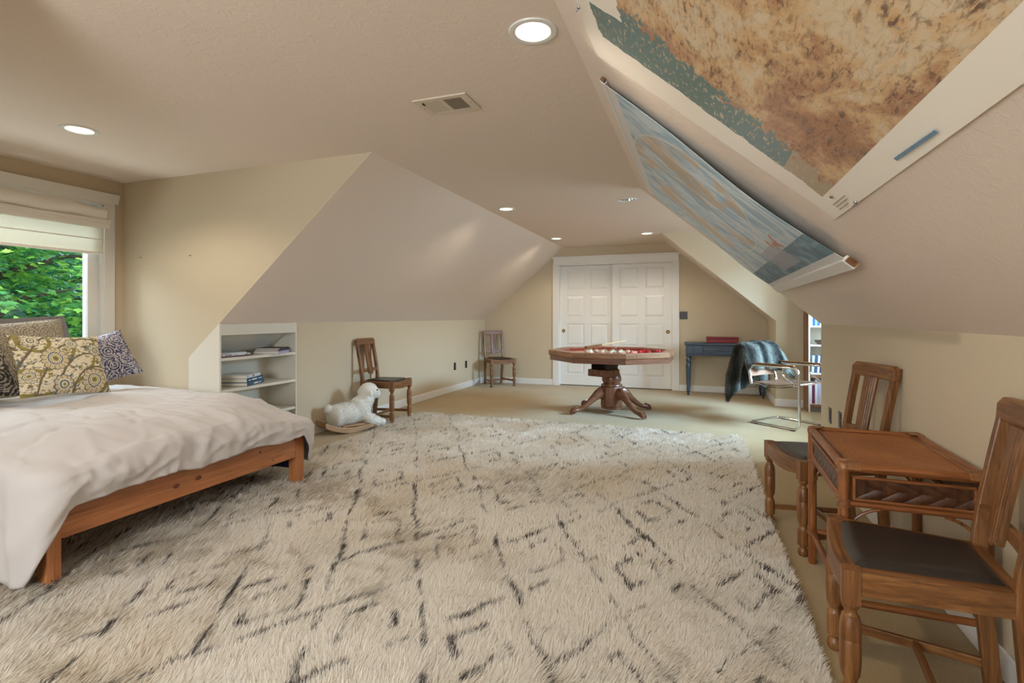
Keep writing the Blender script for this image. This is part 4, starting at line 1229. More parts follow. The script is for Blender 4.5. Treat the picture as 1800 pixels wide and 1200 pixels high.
for i in range(NU):
    x, y, nx, ny = dX[i], dY[i], dNx[i], dNy[i]
    if ny < -.7 and x < -2.70:                       # near side: down to the floor
        h = .060 + .05 * sin(x * 7)
    elif x > -2.70 and y < 1.62:                     # near foot corner, tip touching the floor
        a = atan2(ny, nx)                             # -pi/2 .. 0
        k = smoothstep(-1.15, -.15, a)
        h = .025 * (1 - k) + .345 * k + .04 * max(0, 1 - abs(a + .9) / .5) * 0
    elif nx > .95:                                    # along the foot rail
        h = .356 + .010 * sin(y * 11) + .007 * sin(y * 23 + 1)
    elif nx > .0 and y > 2.4:                        # far foot corner
        a = atan2(ny, nx)
        h = .345 - .215 * smoothstep(.30, .75, a) + .03 * sin(a * 9)
    elif ny > .7:
        h = .16 + .03 * sin(x * 6)
    else:
        h = .34
    hem[i] = h
hem = np.convolve(np.r_[hem[-6:], hem, hem[:6]], np.ones(7) / 7, 'same')[6:-6]
ccx, ccy = -3.55, 2.215
ins = [0.0] + list(np.linspace(.02, .70, 34)) + [.725, .75, .775, .80, .825, .85, .872, .893, .912, .93, .947, .962, .975, .987, 1.0]
NS = 26
vs = []
TOPZ = .612
for t_ in ins[1:]:
    for i in range(NU):
        x = ccx + (dX[i] - ccx) * t_; y = ccy + (dY[i] - ccy) * t_
        dist = (1 - t_) * math.hypot(dX[i] - ccx, dY[i] - ccy)
        edge = min(1, dist / .34)
        z = TOPZ - .060 * (1 - edge) ** 2.2
        z -= .115 * float(smoothstep(.62, .10, math.hypot(x + 2.60, y - 3.00))) + .05 * float(smoothstep(.40, .05, math.hypot(x + 2.58, y - 1.40)))
        rg_ = max(0, 1 - 3.2 * abs(noise.noise((x * 2.4 + y * 1.1, y * 4.2 - x * .8, 12.0)))) ** 2
        rg2 = max(0, 1 - 3.0 * abs(noise.noise((x * 5.5 - y * 2.0, y * 6.5 + x * 1.5, 25.0)))) ** 2
        z += .014 * rg_ * (1 - edge) + .006 * rg_ * edge + .007 * rg2 * (.35 + .65 * (1 - edge))
        # puffs and soft creases
        z += .014 * noise.noise((x * 2.2, y * 2.2, 1.0)) + .010 * noise.noise((x * 5 + 3, y * 2.5, 4.0)) * edge
        wr = abs(noise.noise((x * 3.5 + 2 * y, y * 8.0 - x * 2, 9.0)))
        z -= .010 * max(0, .18 - wr) / .18 * (.4 + .6 * edge)
        z -= .030 * smoothstep(.25, .0, abs(x + 4.15)) * (1 if .2 < t_ else 1) * 0
        vs.append((x, y, float(z)))
z0a = np.array([v_[2] for v_ in vs[-NU:]])
for j in range(1, NS + 1):
    q = j / NS
    for i in range(NU):
        drop = z0a[i] - hem[i]
        L_ = q * (drop + .05)
        r = .085
        if L_ < r * pi / 2:
            a = L_ / r; out = r * sin(a) * .62; dz = r * (1 - cos(a))
        else:
            out = r * .62; dz = r + (L_ - r * pi / 2)
        s_ = dS[i]
        amp = (.010 + .095 * max(0, drop - .28)) * min(1, q * 1.6)
        w = noise.noise((s_ * 6.5, q * .5, 2.0)) + .5 * noise.noise((s_ * 15.0, q * .8, 7.0))
        pk = .0045 * noise.noise((s_ * 30.0, q * 3.0, 3.0)) * (q ** .5)
        foot = max(0.0, dNx[i])
        r1 = max(0, 1 - 2.6 * abs(noise.noise((s_ * 6.5 + q * 1.6, q * 1.5, 21.0)))) ** 2
        r2 = max(0, 1 - 2.6 * abs(noise.noise((s_ * 15.0 - q * 2.5, q * 2.2, 33.0)))) ** 2
        out += (.014 * r1 + .007 * r2) * min(1, q * 3) * (.4 + .6 * foot)
        out += amp * w * 1.5 + pk + .016 * noise.noise((s_ * 3.0, q * 2.5, 5.0))
        out -= .018 * max(0, q - .6) / .4 if drop < .35 else 0
        z = max(.036, z0a[i] - dz - .006 * noise.noise((s_ * 8, q * 4, 6.0)))
        foot_in = 0
        vs.append((max(-4.625, dX[i] + dNx[i] * out), min(3.080, dY[i] + dNy[i] * out), float(z)))
nr = len(ins) - 1 + NS
fs = [(r_ * NU + i, r_ * NU + (i + 1) % NU, (r_ + 1) * NU + (i + 1) % NU, (r_ + 1) * NU + i) for r_ in range(nr - 1) for i in range(NU)]
vs.append((ccx, ccy, TOPZ)); cidx = len(vs) - 1
fs += [(cidx, (i + 1) % NU, i) for i in range(NU)]
DUV = cloth_mat('cream_cotton', rgb(202, 196, 194), .85, 700, .25, .06)
me = bpy.data.meshes.new('duvet'); me.from_pydata(vs, [], fs); me.update()
bmx = bmesh.new(); bmx.from_mesh(me); bmesh.ops.recalc_face_normals(bmx, faces=bmx.faces); bmx.to_mesh(me); bmx.free()
me.polygons.foreach_set('use_smooth', [True] * len(me.polygons)); me.materials.append(DUV)
dv = link(bpy.data.objects.new('duvet', me))
m_ = dv.modifiers.new('t', 'SOLIDIFY'); m_.thickness = .010; m_.offset = -1
tag(dv, 'cream cotton duvet spread over the pine bed and hanging to the rug', 'duvet')

# ------------------------------------------------------------------ pillows
def pillow_mesh(w, h, th, flange=0.0):
    m = MB(); n = 28; idx = {}
    def P(u, v, s):
        fx = 1 - .07 * (1 - v * v) ; fy = 1 - .07 * (1 - u * u)
        x = u * w / 2 * (1 - .065 * (1 - abs(v) ** 1.5)); y = v * h / 2 * (1 - .065 * (1 - abs(u) ** 1.5))
        e = max(0, (1 - abs(u) ** 3.2)) * max(0, (1 - abs(v) ** 3.2))
        z = s * th / 2 * e ** .55
        z += s * .006 * noise.noise((u * 2.5, v * 2.5, s * 3.0)) * e
        return (x, y, z)
    for s in (1, -1):
        for j in range(n + 1):
            for i in range(n + 1):
                u, v = 2 * i / n - 1, 2 * j / n - 1
                edge = i in (0, n) or j in (0, n)
                key = (i, j, 0 if edge else s)
                if key not in idx:
                    idx[key] = len(m.v); m.v.append(P(u, v, s))
    g = lambda i, j, s: idx[(i, j, 0 if (i in (0, n) or j in (0, n)) else s)]
    for s in (1, -1):
        for j in range(n):
            for i in range(n):
                q = (g(i, j, s), g(i + 1, j, s), g(i + 1, j + 1, s), g(i, j + 1, s))
                m.f.append(q if s > 0 else q[::-1])
    return m
def pattern_floral():
    M = Mat('floral_cushion'); v = M.coord('Object', (1, 1, 1))
    base = rgb(222, 209, 182); olive = rgb(144, 131, 68); blue = rgb(80, 97, 112); brown = rgb(112, 97, 72); sand = rgb(200, 184, 150); teal = rgb(84, 112, 124)
    nz = M.N('ShaderNodeTexNoise'); nz.inputs['Scale'].default_value = 9; nz.inputs['Detail'].default_value = 2; M.L(v, nz.inputs['Vector'])
    wv = M.N('ShaderNodeVectorMath'); wv.operation = 'MULTIPLY_ADD'
    M.L(nz.outputs['Color'], wv.inputs[0]); wv.inputs[1].default_value = (.035, .035, 0); M.L(v, wv.inputs[2])
    def vine(scale, dist, loc, th):
        mp_ = M.N('ShaderNodeMapping'); mp_.inputs['Location'].default_value = loc; M.L(wv.outputs[0], mp_.inputs['Vector'])
        w_ = M.N('ShaderNodeTexWave'); w_.wave_type = 'RINGS'; w_.rings_direction = 'Z'
        w_.inputs['Scale'].default_value = scale; w_.inputs['Distortion'].default_value = dist; w_.inputs['Detail'].default_value = 1; w_.inputs['Detail Scale'].default_value = .9
        M.L(mp_.outputs['Vector'], w_.inputs['Vector'])
        return M.ramp(w_.outputs['Fac'], [(th, (0, 0, 0, 1)), (th + .03, (1, 1, 1, 1))])
    c = M.mix(vine(2.2, 2.2, (.14, -.16, 0), .93), base, olive)
    c = M.mix(vine(3.0, 2.8, (-.20, .18, 0), .95), c, brown)
    def leafs(loc, sc_, th, col, c):
        lf = M.noise(M.coord('Object', (1, 1.5, 1), loc, (0, 0, loc[0])), sc_, 1.5, .5, 1.1)
        return M.mix(M.ramp(lf, [(th, (0, 0, 0, 1)), (th + .025, (.92, .92, .92, 1))]), c, col)
    c = leafs((0, 0, 0), 25, .575, olive, c)
    c = leafs((3, 7, 1), 30, .615, blue, c)
    c = leafs((1.2, 2, 1), 44, .615, brown, c)
    sx = M.N('ShaderNodeSeparateXYZ'); M.L(wv.outputs[0], sx.inputs[0])
    def medal(cx, cy, Rr, n, cols, c):
        x = M.math('SUBTRACT', sx.outputs[0], cx + .017); y = M.math('SUBTRACT', sx.outputs[1], cy + .017)
        r = M.math('SQRT', M.math('ADD', M.math('MULTIPLY', x, x), M.math('MULTIPLY', y, y)))
        th = M.math('ARCTAN2', y, x)
        pet = M.math('ABSOLUTE', M.math('SINE', M.math('MULTIPLY', th, n / 2)))
        q = M.math('DIVIDE', r, M.math('MULTIPLY_ADD', pet, .14 * Rr, .86 * Rr))
        spoke = M.math('MULTIPLY', M.math('LESS_THAN', pet, .18), M.math('GREATER_THAN', q, .62))
        col = M.ramp(q, cols, 'CONSTANT')
        col = M.mix(spoke, col, brown)
        return M.mix(M.math('LESS_THAN', q, 1.0), c, col)
    A = [(.0, brown), (.10, olive), (.24, base), (.32, olive), (.38, base), (.46, blue), (.56, base), (.62, sand), (.93, brown)]
    B = [(.0, olive), (.16, base), (.30, teal), (.46, base), (.60, sand), (.90, blue)]
    for args in ((-.075, .020, .082, 14, A), (.145, -.130, .085, 14, A), (-.045, -.145, .060, 10, B), (.045, .125, .040, 8, B), (-.175, .150, .048, 9, B), (.185, .085, .050, 8, B), (-.215, -.085, .050, 9, A), (.245, -.02, .04, 8, B)):
        c = medal(*args, c)
    M.base(c); M.set(Roughness=.9); M.bump(M.noise(v, 500, 1), .15, .002)
    return M.m
def pattern_damask(name, bg, fg, scale, thr=.5, fine=3.0, petals=26):
    M = Mat(name); v = M.coord('Object', (1, 1, 1))
    vo = M.N('ShaderNodeTexVoronoi'); vo.inputs['Scale'].default_value = scale; vo.voronoi_dimensions = '2D'; vo.inputs['Randomness'].default_value = .35; M.L(v, vo.inputs['Vector'])
    ring = M.math('SINE', M.math('MULTIPLY', vo.outputs['Distance'], petals))
    nz = M.noise(v, scale * fine, 3, .6, 1.5)
    k = M.math('ADD', M.math('MULTIPLY', ring, .10), nz)
    c = M.ramp(k, [(thr - .05, bg), (thr + .02, fg), (thr + .12, fg), (thr + .16, bg)])
    M.base(c); M.set(Roughness=.9); M.bump(M.noise(v, 500, 1), .15, .002)
    return M.m
FLORAL = pattern_floral()
SHAM = pattern_damask('taupe_medallion', rgb(176, 162, 140), rgb(108, 100, 90), 9.5, .52, 6.0, 40)
PAIS = pattern_damask('navy_paisley', rgb(58, 64, 92), rgb(196, 190, 196), 10, .50, 3.0, 34)
DARKD = pattern_damask('charcoal_damask', rgb(52, 46, 44), rgb(176, 164, 150), 8, .56, 3.5, 30)
GREYB = cloth_mat('grey_piping', rgb(120, 118, 118), .9)
def pillow(label, mat, w, h, th, loc, tilt, yaw=0, roll=0, flange=None):
    """Stands on its lower edge facing +X, leaning back by tilt degrees."""
    o = pillow_mesh(w, h, th).build('throw_pillow' if not flange else 'pillow_sham', mat, smooth=True)
    # local x -> world Y, local y -> up, local z -> +X
    B = Matrix(((0, 0, 1, 0), (1, 0, 0, 0), (0, 1, 0, 0), (0, 0, 0, 1)))
    o.matrix_world = Matrix.Translation(loc) @ Matrix.Rotation(radians(yaw), 4, 'Z') @ Matrix.Rotation(radians(-tilt), 4, 'Y') @ B @ Matrix.Rotation(radians(roll), 4, 'Z')
    tag(o, label, 'pillow', 'pillows on the bed')
    if flange:
        f = MB(); k = .020
        out = [(-w / 2 - k, -h / 2 - k), (w / 2 + k, -h / 2 - k), (w / 2 + k, h / 2 + k), (-w / 2 - k, h / 2 + k)]
        inn = [(-w / 2 + .03, -h / 2 + .03), (w / 2 - .03, -h / 2 + .03), (w / 2 - .03, h / 2 - .03), (-w / 2 + .03, h / 2 - .03)]
        for i in range(4):
            a, b, c, d = out[i], out[(i + 1) % 4], inn[(i + 1) % 4], inn[i]
            f.prism([a, b, c, d], -.006, .0)
        f.build('flange', flange, o, bevel=.002)
    return o
pillow('large taupe medallion-print pillow with a grey border leaning at the window', SHAM, .76, .46, .16, (-4.40, 2.150, .905), 20, -3, 4, GREYB)
pillow('cream pillow with olive and blue floral print, in front of the others', FLORAL, .53, .42, .14, (-3.93, 2.215, .840), 24, 4, -4)
pillow('navy and white paisley pillow tucked beside the window casing', PAIS, .42, .38, .14, (-4.20, 2.625, .842), 26, -14, 15)
pillow('charcoal damask pillow beside the floral one, farthest from the casing', DARKD, .54, .40, .14, (-4.14, 1.800, .826), 26, 6, 3)

# ================================================================== SHAG RUG
RX0, RX1, RYA, RYB = -3.26, .375, .45, 5.42
def rug_edge_far(x):                                   # gently wavy far edge
    return RYB + .030 * math.sin((x + 3.2) * 1.6) + .012 * math.sin(x * 7)
rg = MB()
def rug_edge_left(y):
    t_ = min(1, max(0, (y - 4.35) / .8)); return -3.10 - .125 * t_ * t_ * (3 - 2 * t_) + .012 * math.sin(y * 5)
def rugp(u, v):
    y = RYA + v * (RYB - RYA); x0 = rug_edge_left(y); x = x0 + u * (RX1 - x0)
    y = RYA + v * (rug_edge_far(x) - RYA)
    return (x, y, .014)
rg.grid(40, 50, rugp)
RUGB = Mat('rug_base'); RUGB.base(rgb(196, 182, 156)); RUGB.set(Roughness=.95); RUGB.bump(RUGB.noise(RUGB.coord('Object'), 90, 3), .6, .01)
rug = rg.build('rug', RUGB.m, solid=.012)
tag(rug, 'large cream shag rug with dark broken diamond lines on the carpet', 'rug')
def rug_fibres(n, x0, x1, y0, y1, wd, ln):
    x = x0 + rng.random(n) * (x1 - x0); y = y0 + rng.random(n) * (y1 - y0)
    far = RYB + .030 * np.sin((x + 3.2) * 1.6) + .012 * np.sin(x * 7)
    tl = np.clip((y - 4.35) / .8, 0, 1); lft = -3.10 - .125 * tl * tl * (3 - 2 * tl) + .012 * np.sin(y * 5)
    k = (y < far) & (x > lft) & (x < RX1) & (y > RYA)
    # out of sight under the middle of the bed: keep it sparse
    under = (x < -2.95) & (y > 1.5) & (y < 2.85)
    k &= ~under | (rng.random(n) < .25)
    x, y = x[k], y[k]; n = len(x)
    P = np.stack([x, y, np.full(n, .013)], 1)
    # lay of the pile: combed up the room with local swirls; the roots of a tuft move together
    ang = radians(62) + 1.5 * (fbm(x * 2.2 + 50, y * 2.2 + 50) - .5) * 2.0 + 1.3 * (vnoise(x * 14 + 20, y * 14 + 20) - .5) + rng.normal(0, .35, n)
    lean = .95 + .35 * (vnoise(x * 9 + 70, y * 9 + 30) - .5) + rng.normal(0, .16, n)
    T = np.stack([np.cos(ang) * np.sin(lean), np.sin(ang) * np.sin(lean), np.cos(lean)], 1)
    rv = np.stack([-np.sin(ang), np.cos(ang), rng.normal(0, .35, n)], 1)
    S = unit(rv - T * (rv * T).sum(1)[:, None])
    L = ln * (.7 + .55 * rng.random(n)) * (.8 + .4 * fbm(x * 3 + 11, y * 3 + 5))
    Wd = wd * (.7 + .6 * rng.random(n))
    # pattern
    wx = x + .035 * (fbm(x * 3.1 + 90, y * 3.1 + 10) - .5) * 2; wy = y + .05 * (fbm(x * 2.7 + 15, y * 2.7 + 80) - .5) * 2
    a = (wx + .045) / .2225; b = (wy - 2.37) / .375
    u = a + b; v = a - b
    du = u - 2 * np.round(u / 2); dv_ = v - 2 * np.round(v / 2)
    lw = .036 + .075 * (vnoise(x * 7 + 33, y * 7 + 12) - .45)
    on1 = np.abs(du) < lw; on2 = np.abs(dv_) < lw
    br1 = vnoise(v * 2.3 + 5, np.round(u / 2) * 7.3 + 9) ; br2 = vnoise(u * 2.3 + 25, np.round(v / 2) * 5.1 + 31)
    br1 = br1 * .6 + .4 * vnoise(x * 11 + 3, y * 11 + 41); br2 = br2 * .6 + .4 * vnoise(x * 11 + 53, y * 11 + 1)
    dark = (on1 & (br1 > .42)) | (on2 & (br2 > .45))
    iu = np.floor(u / 2); iv = np.floor(v / 2)
    cu = u - (2 * iu + 1); cv = v - (2 * iv + 1)
    r_ = np.maximum(np.abs(cu), np.abs(cv))
    sq = (np.mod(iu - iv, 2) == 0) & (np.abs(r_ - .46) < lw * 1.05)
    br3 = vnoise(cu * 3 + iu * 3.7 + 40, cv * 3 + iv * 5.3 + 12)
    br3 = br3 * .6 + .4 * vnoise(x * 12 + 23, y * 12 + 71)
    dark |= sq & (br3 > .44)
    dark &= rng.random(n) < (.78 - .22 * np.clip((y - 2.6) / 1.6, 0, 1)) * (.35 + 1.1 * vnoise(x * 24 + 9, y * 24 + 77))
    dark |= rng.random(n) < .004
    tone = fbm(x * 1.7 + 3, y * 1.7 + 60); fine = rng.random(n)
    cream = np.array(rgb(238, 232, 222)[:3]); tan = np.array(rgb(224, 208, 182)[:3]); wht = np.array(rgb(245, 244, 241)[:3])
    C = cream + (tan - cream) * np.clip((tone - .48) * 2.4, 0, .8)[:, None]
    C = C + (wht - C) * (fine * .5)[:, None]
    dk_ = np.array(rgb(104, 98, 95)[:3]) * (.5 + 1.3 * rng.random((n, 1)))
    C = np.where(dark[:, None], dk_, C)
    return P, T, S, L, Wd, C
parts = [rug_fibres(210000, -1.6, RX1, .85, 2.35, .0026, .034), rug_fibres(80000, -2.75, -1.6, .95, 2.35, .0030, .036),
         rug_fibres(95000, -2.6, RX1, 2.35, 3.6, .0042, .036), rug_fibres(80000, RX0, RX1, 3.6, RYB + .05, .0060, .036), rug_fibres(16000, RX0, -2.6, 1.0, 3.6, .0065, .038), rug_fibres(7000, RX0, RX1, RYA, .95, .009, .040)]
cat = [np.concatenate([p[k] for p in parts]) for k in range(6)]
pile = blades('pile', cat[0], cat[1], cat[2], cat[3], cat[4], cat[5], PILE, rug, curl=None)
pile['kind'] = 'stuff'

# ================================================================== WALL MAPS ON THE NEAR SLOPE
CA = (KRX - CRX) / math.hypot(KRX - CRX, H - K); SA = (H - K) / math.hypot(KRX - CRX, H - K)
def SP(p, y, off):
    """p metres up the slope from the low wall, off metres into the room."""
    return Vector((KRX - p * CA - off * SA, y, K + p * SA - off * CA))
def map_sheet(name, p0, p1, ya, yb_, offf, mat, parent=None, nu=50, nv=40, solid=.0015):
    m = MB(); uv = []
    def g(u, v):
        uv.append(((yb_ - (ya + (yb_ - ya) * u)), p0 + (p1 - p0) * v))
        return SP(p0 + (p1 - p0) * v, ya + (yb_ - ya) * u, offf(u, v))
    m.grid(nu, nv, g)
    return m.build(name, mat, parent, smooth=True, uv=uv, solid=solid)

def relief_map_mat():
    M = Mat('relief_print')
    uv = M.coord('UV'); sep = M.N('ShaderNodeSeparateXYZ'); M.L(uv, sep.inputs[0]); u, v = sep.outputs[0], sep.outputs[1]
    big = M.noise(uv, 1.9, 4, .55, .4); mid = M.noise(M.coord('UV', (1, 1.5, 1), (2, 5, 0), (0, 0, .7)), 6, 7, .68, .35)
    strk = M.noise(M.coord('UV', (10, 32, 1), (0, 0, 0), (0, 0, .75)), 2.4, 6, .72, .5)
    strk2 = M.noise(M.coord('UV', (30, 10, 1), (5, 2, 0), (0, 0, .35)), 2.4, 6, .72, .6)
    ochre = rgb(216, 178, 130); brown = rgb(150, 110, 80); pale = rgb(222, 202, 170); teal = rgb(88, 120, 120); cream = rgb(248, 240, 228); redb = rgb(178, 126, 88)
    land = M.ramp(M.math('ADD', M.math('MULTIPLY', big, .5), M.math('MULTIPLY', mid, .5)), [(.34, brown), (.44, redb), (.51, ochre), (.58, pale), (.68, ochre)])
    rough_ = M.ramp(mid, [(.40, (1, 1, 1, 1)), (.56, (0, 0, 0, 1))])
    land = M.mix(M.math('MULTIPLY', M.ramp(strk, [(.41, (1, 1, 1, 1)), (.50, (0, 0, 0, 1))]), M.math('MULTIPLY_ADD', rough_, .75, .22)), land, rgb(108, 76, 54))
    land = M.mix(M.math('MULTIPLY', M.ramp(strk2, [(.58, (0, 0, 0, 1)), (.66, (.8, .8, .8, 1))]), M.math('MULTIPLY_ADD', rough_, .5, .3)), land, rgb(128, 138, 130))
    land = M.mix(M.ramp(M.noise(M.coord('UV', (1, 1.8, 1), (9, 1, 0)), 5.5, 2, .5), [(.71, (0, 0, 0, 1)), (.735, (.8, .8, .8, 1))]), land, rgb(122, 148, 158))
    jag = M.math('MULTIPLY', M.math('SUBTRACT', M.noise(M.coord('UV', (1, 1.5, 1), (0, 0, 0), (0, 0, .5)), 15, 6, .78, .3), .5), .42)
    slow = M.math('MULTIPLY', M.math('SUBTRACT', M.noise(uv, 4, 2), .5), .12)
    # coastal lowland
    edge = M.math('ADD', M.math('MULTIPLY_ADD', v, .34, .03), M.math('ADD', jag, slow))
    tl = M.math('LESS_THAN', u, edge)
    tealc = M.mix(M.ramp(strk, [(.56, (0, 0, 0, 1)), (.62, (.8, .8, .8, 1))]), teal, pale)
    tealc = M.mix(M.math('MULTIPLY', M.math('LESS_THAN', v, .86), .55), tealc, ochre)
    c = M.mix(tl, land, tealc)
    # sea beyond the coast, the margins
    cj = M.math('MULTIPLY', M.math('SUBTRACT', M.noise(uv, 11, 4, .6), .5), .06)
    coast = M.math('ADD', M.math('MULTIPLY_ADD', v, .115, .055), cj)
    sea = M.math('LESS_THAN', u, coast)
    top1 = M.math('GREATER_THAN', v, M.math('ADD', 1.635, cj))
    top2 = M.math('MULTIPLY', M.math('GREATER_THAN', v, M.math('ADD', 1.505, M.math('MULTIPLY', cj, 1.2))), M.math('GREATER_THAN', u, M.math('ADD', .455, cj)))
    bot = M.math('LESS_THAN', v, .705)
    msk = M.math('MINIMUM', M.math('ADD', M.math('ADD', sea, top1), M.math('ADD', top2, bot)), 1.0)
    c = M.mix(msk, c, cream)
    M.base(c); M.set(Roughness=.27); M.b.inputs['Specular IOR Level'].default_value = .8
    h = M.mix(msk, strk, (0.45, .45, .45, 1)); M.bump(h, .06, .003)
    return M.m
RELIEF = relief_map_mat()
mp = map_sheet('relief_map', .622, 1.712, .25, 2.085, lambda u, v: .004 + .0015 * abs(sin(u * 9 + v * 5)), RELIEF)
tag(mp, 'huge brown and teal relief map with cream margins pinned to the sloped ceiling', 'map')
def on_map(p, y):
    return SP(p, y, .0125)
cap = MB()
def strip(m, p0, p1, ya, yb_, off=.0122):
    m.add([SP(p0, ya, off), SP(p1, ya, off), SP(p1, yb_, off), SP(p0, yb_, off), SP(p0, ya, off - .001), SP(p1, ya, off - .001), SP(p1, yb_, off - .001), SP(p0, yb_, off - .001)], [(0, 1, 2, 3), (4, 7, 6, 5), (0, 4, 5, 1), (1, 5, 6, 2), (2, 6, 7, 3), (3, 7, 4, 0)])
for i in range(3):
    y = 1.945
    for k in range(7 - i):
        y2 = y - (.012 + .010 * ((k * 7 + i * 3) % 4) / 3)
        strip(cap, .662 - i * .012, .665 - i * .012, y2, y); y = y2 - .004
strip(cap, .680, .692, 1.885, 1.895); strip(cap, .684, .688, 1.878, 1.902)
cap.build('caption', plain('caption_ink', rgb(150, 132, 122), .7), mp)
sb = MB()
for i in range(12):
    strip(sb, .648 - .0006 * i, .648 - .0006 * i + .009, 1.400 - i * .0170 - .0160, 1.400 - i * .0170)
sb.build('scale_bar', plain('scale_blue', rgb(112, 142, 164), .6), mp)
PIN = plain('pin_steel', rgb(170, 170, 176), .2, 1.0)
for lb, p, y in [('small metal push pin on the upper edge of the relief map', 1.700, 1.72), ('small metal push pin on the lower edge of the relief map', .628, 1.80)]:
    M = Matrix.Translation(SP(p, y, .0105)) @ Vector((-SA, 0, -CA)).to_track_quat('Z', 'Y').to_matrix().to_4x4()
    o = MB().lathe([(.0015, -.009), (.0015, .0), (.006, .0005), (.0055, .003), (.003, .005), (.003, .010), (.005, .012), (.0045, .014), (.0, .0145)], 14, M=M, cap=False).build('push_pin', PIN, smooth=True)
    tag(o, lb, 'push pin', 'push pins on the relief map')

def ocean_map_mat():
    M = Mat('ocean_print')
    uv = M.coord('UV'); sep = M.N('ShaderNodeSeparateXYZ'); M.L(uv, sep.inputs[0]); u, v = sep.outputs[0], sep.outputs[1]
    a = M.noise(M.coord('UV', (2.6, 1.0, 1), (0, 0, 0), (0, 0, .35)), 2.6, 6, .62, .9)
    b = M.noise(M.coord('UV', (1.0, 1.6, 1), (3, 7, 0), (0, 0, -.2)), 1.9, 5, .6, .5)
    s = M.noise(M.coord('UV', (14, 2.2, 1), (1, 1, 0), (0, 0, .25)), 2.0, 4, .6, .8)
    deep = rgb(104, 148, 180); mid = rgb(158, 194, 216); ice = rgb(218, 230, 238); ochre = rgb(200, 172, 122); pink = rgb(206, 180, 160)
    c = M.ramp(a, [(.30, deep), (.45, mid), (.55, ice), (.66, mid), (.75, deep)])
    c = M.mix(M.ramp(s, [(.55, (0, 0, 0, 1)), (.68, (.38, .38, .38, 1))]), c, ice)
    # inside the big oval, land tints
    ou = M.math('DIVIDE', M.math('SUBTRACT', u, 1.12), .86); ov = M.math('DIVIDE', M.math('SUBTRACT', v, 1.22), .46)
    r = M.math('SQRT', M.math('ADD', M.math('MULTIPLY', ou, ou), M.math('MULTIPLY', ov, ov)))
    ins_ = M.math('LESS_THAN', r, .96)
    lf = M.ramp(b, [(.48, (0, 0, 0, 1)), (.56, (.85, .85, .85, 1))])
    lc = M.ramp(a, [(.4, ochre), (.52, pink), (.62, rgb(224, 208, 182))])
    c = M.mix(M.math('MULTIPLY', lf, ins_), c, lc)
    line = M.math('LESS_THAN', M.math('ABSOLUTE', M.math('SUBTRACT', r, .98)), .007)
    c = M.mix(line, c, rgb(226, 224, 212))
    # darker legend strip along the bottom
    bot = M.math('LESS_THAN', v, .66)
    bc = M.ramp(M.noise(M.coord('UV', (3, 5, 1)), 2.4, 4, .6, .5), [(.35, rgb(66, 104, 130)), (.52, rgb(104, 142, 164)), (.68, rgb(150, 178, 192))])
    c = M.mix(bot, c, bc)
    def rect(u0, u1, v0, v1):
        return M.math('MULTIPLY', M.math('MULTIPLY', M.math('GREATER_THAN', u, u0), M.math('LESS_THAN', u, u1)), M.math('MULTIPLY', M.math('GREATER_THAN', v, v0), M.math('LESS_THAN', v, v1)))
    c = M.mix(M.math('MULTIPLY', rect(1.05, 1.55, .56, .72), .75), c, rgb(176, 176, 190))
    c = M.mix(M.math('MULTIPLY', rect(1.46, 1.66, .66, .76), M.ramp(M.noise(uv, 22, 3), [(.46, (0, 0, 0, 1)), (.56, (1, 1, 1, 1))])), c, rgb(196, 128, 92))
    # white paper margins
    mg = M.math('ADD', M.math('ADD', M.math('LESS_THAN', u, .014), M.math('GREATER_THAN', u, 2.116)), M.math('ADD', M.math('LESS_THAN', v, .525), M.math('GREATER_THAN', v, 1.655)))
    c = M.mix(M.math('MINIMUM', mg, 1.0), c, rgb(224, 222, 222))
    M.base(c); M.set(Roughness=.33)
    return M.m
OCEAN = ocean_map_mat()
om = thing('ocean_map', 'blue painterly wall map on rollers sagging off the sloped ceiling', 'map', (0, 0, 0))
def om_off(u, v):
    sag = sin(pi * (1 - v) ** 1.7)
    return .020 + .018 * (1 - v) + sag * (.010 + .014 * sin(u * pi)) + .010 * (1 - u) ** 3 * sag + .005 * sin(u * 17 + v * 6) * sin(pi * v) + .010 * u ** 6 * sin(v * 9)
sheet = map_sheet('map_sheet', .475, 1.712, 2.335, 4.42, om_off, OCEAN, om, 70, 50)
WB = plain('white_batten', rgb(226, 222, 218), .5)
END = W['oak_y']
def batten(p, ya, yb_, off, w, th, name):
    m = MB()
    c = [SP(p - w / 2, 0, off - th / 2), SP(p + w / 2, 0, off - th / 2), SP(p + w / 2, 0, off + th / 2), SP(p - w / 2, 0, off + th / 2)]
    m.prism([(q.x, q.z) for q in c], ya, yb_, 'y')
    o = m.build(name, WB, om, bevel=.003)
    c = [SP(p - w * .36, 0, off - th * .36), SP(p + w * .36, 0, off - th * .36), SP(p + w * .36, 0, off + th * .36), SP(p - w * .36, 0, off + th * .36)]
    for a, b in ((ya - .022, ya), (yb_, yb_ + .022)):
        MB().prism([(q.x, q.z) for q in c], a, b, 'y').build('dowel_end', END, o, bevel=.002)
batten(1.730, 2.335, 4.42, .012, .030, .020, 'top_roller')
batten(.458, 2.335, 4.42, .036, .055, .030, 'bottom_roller')

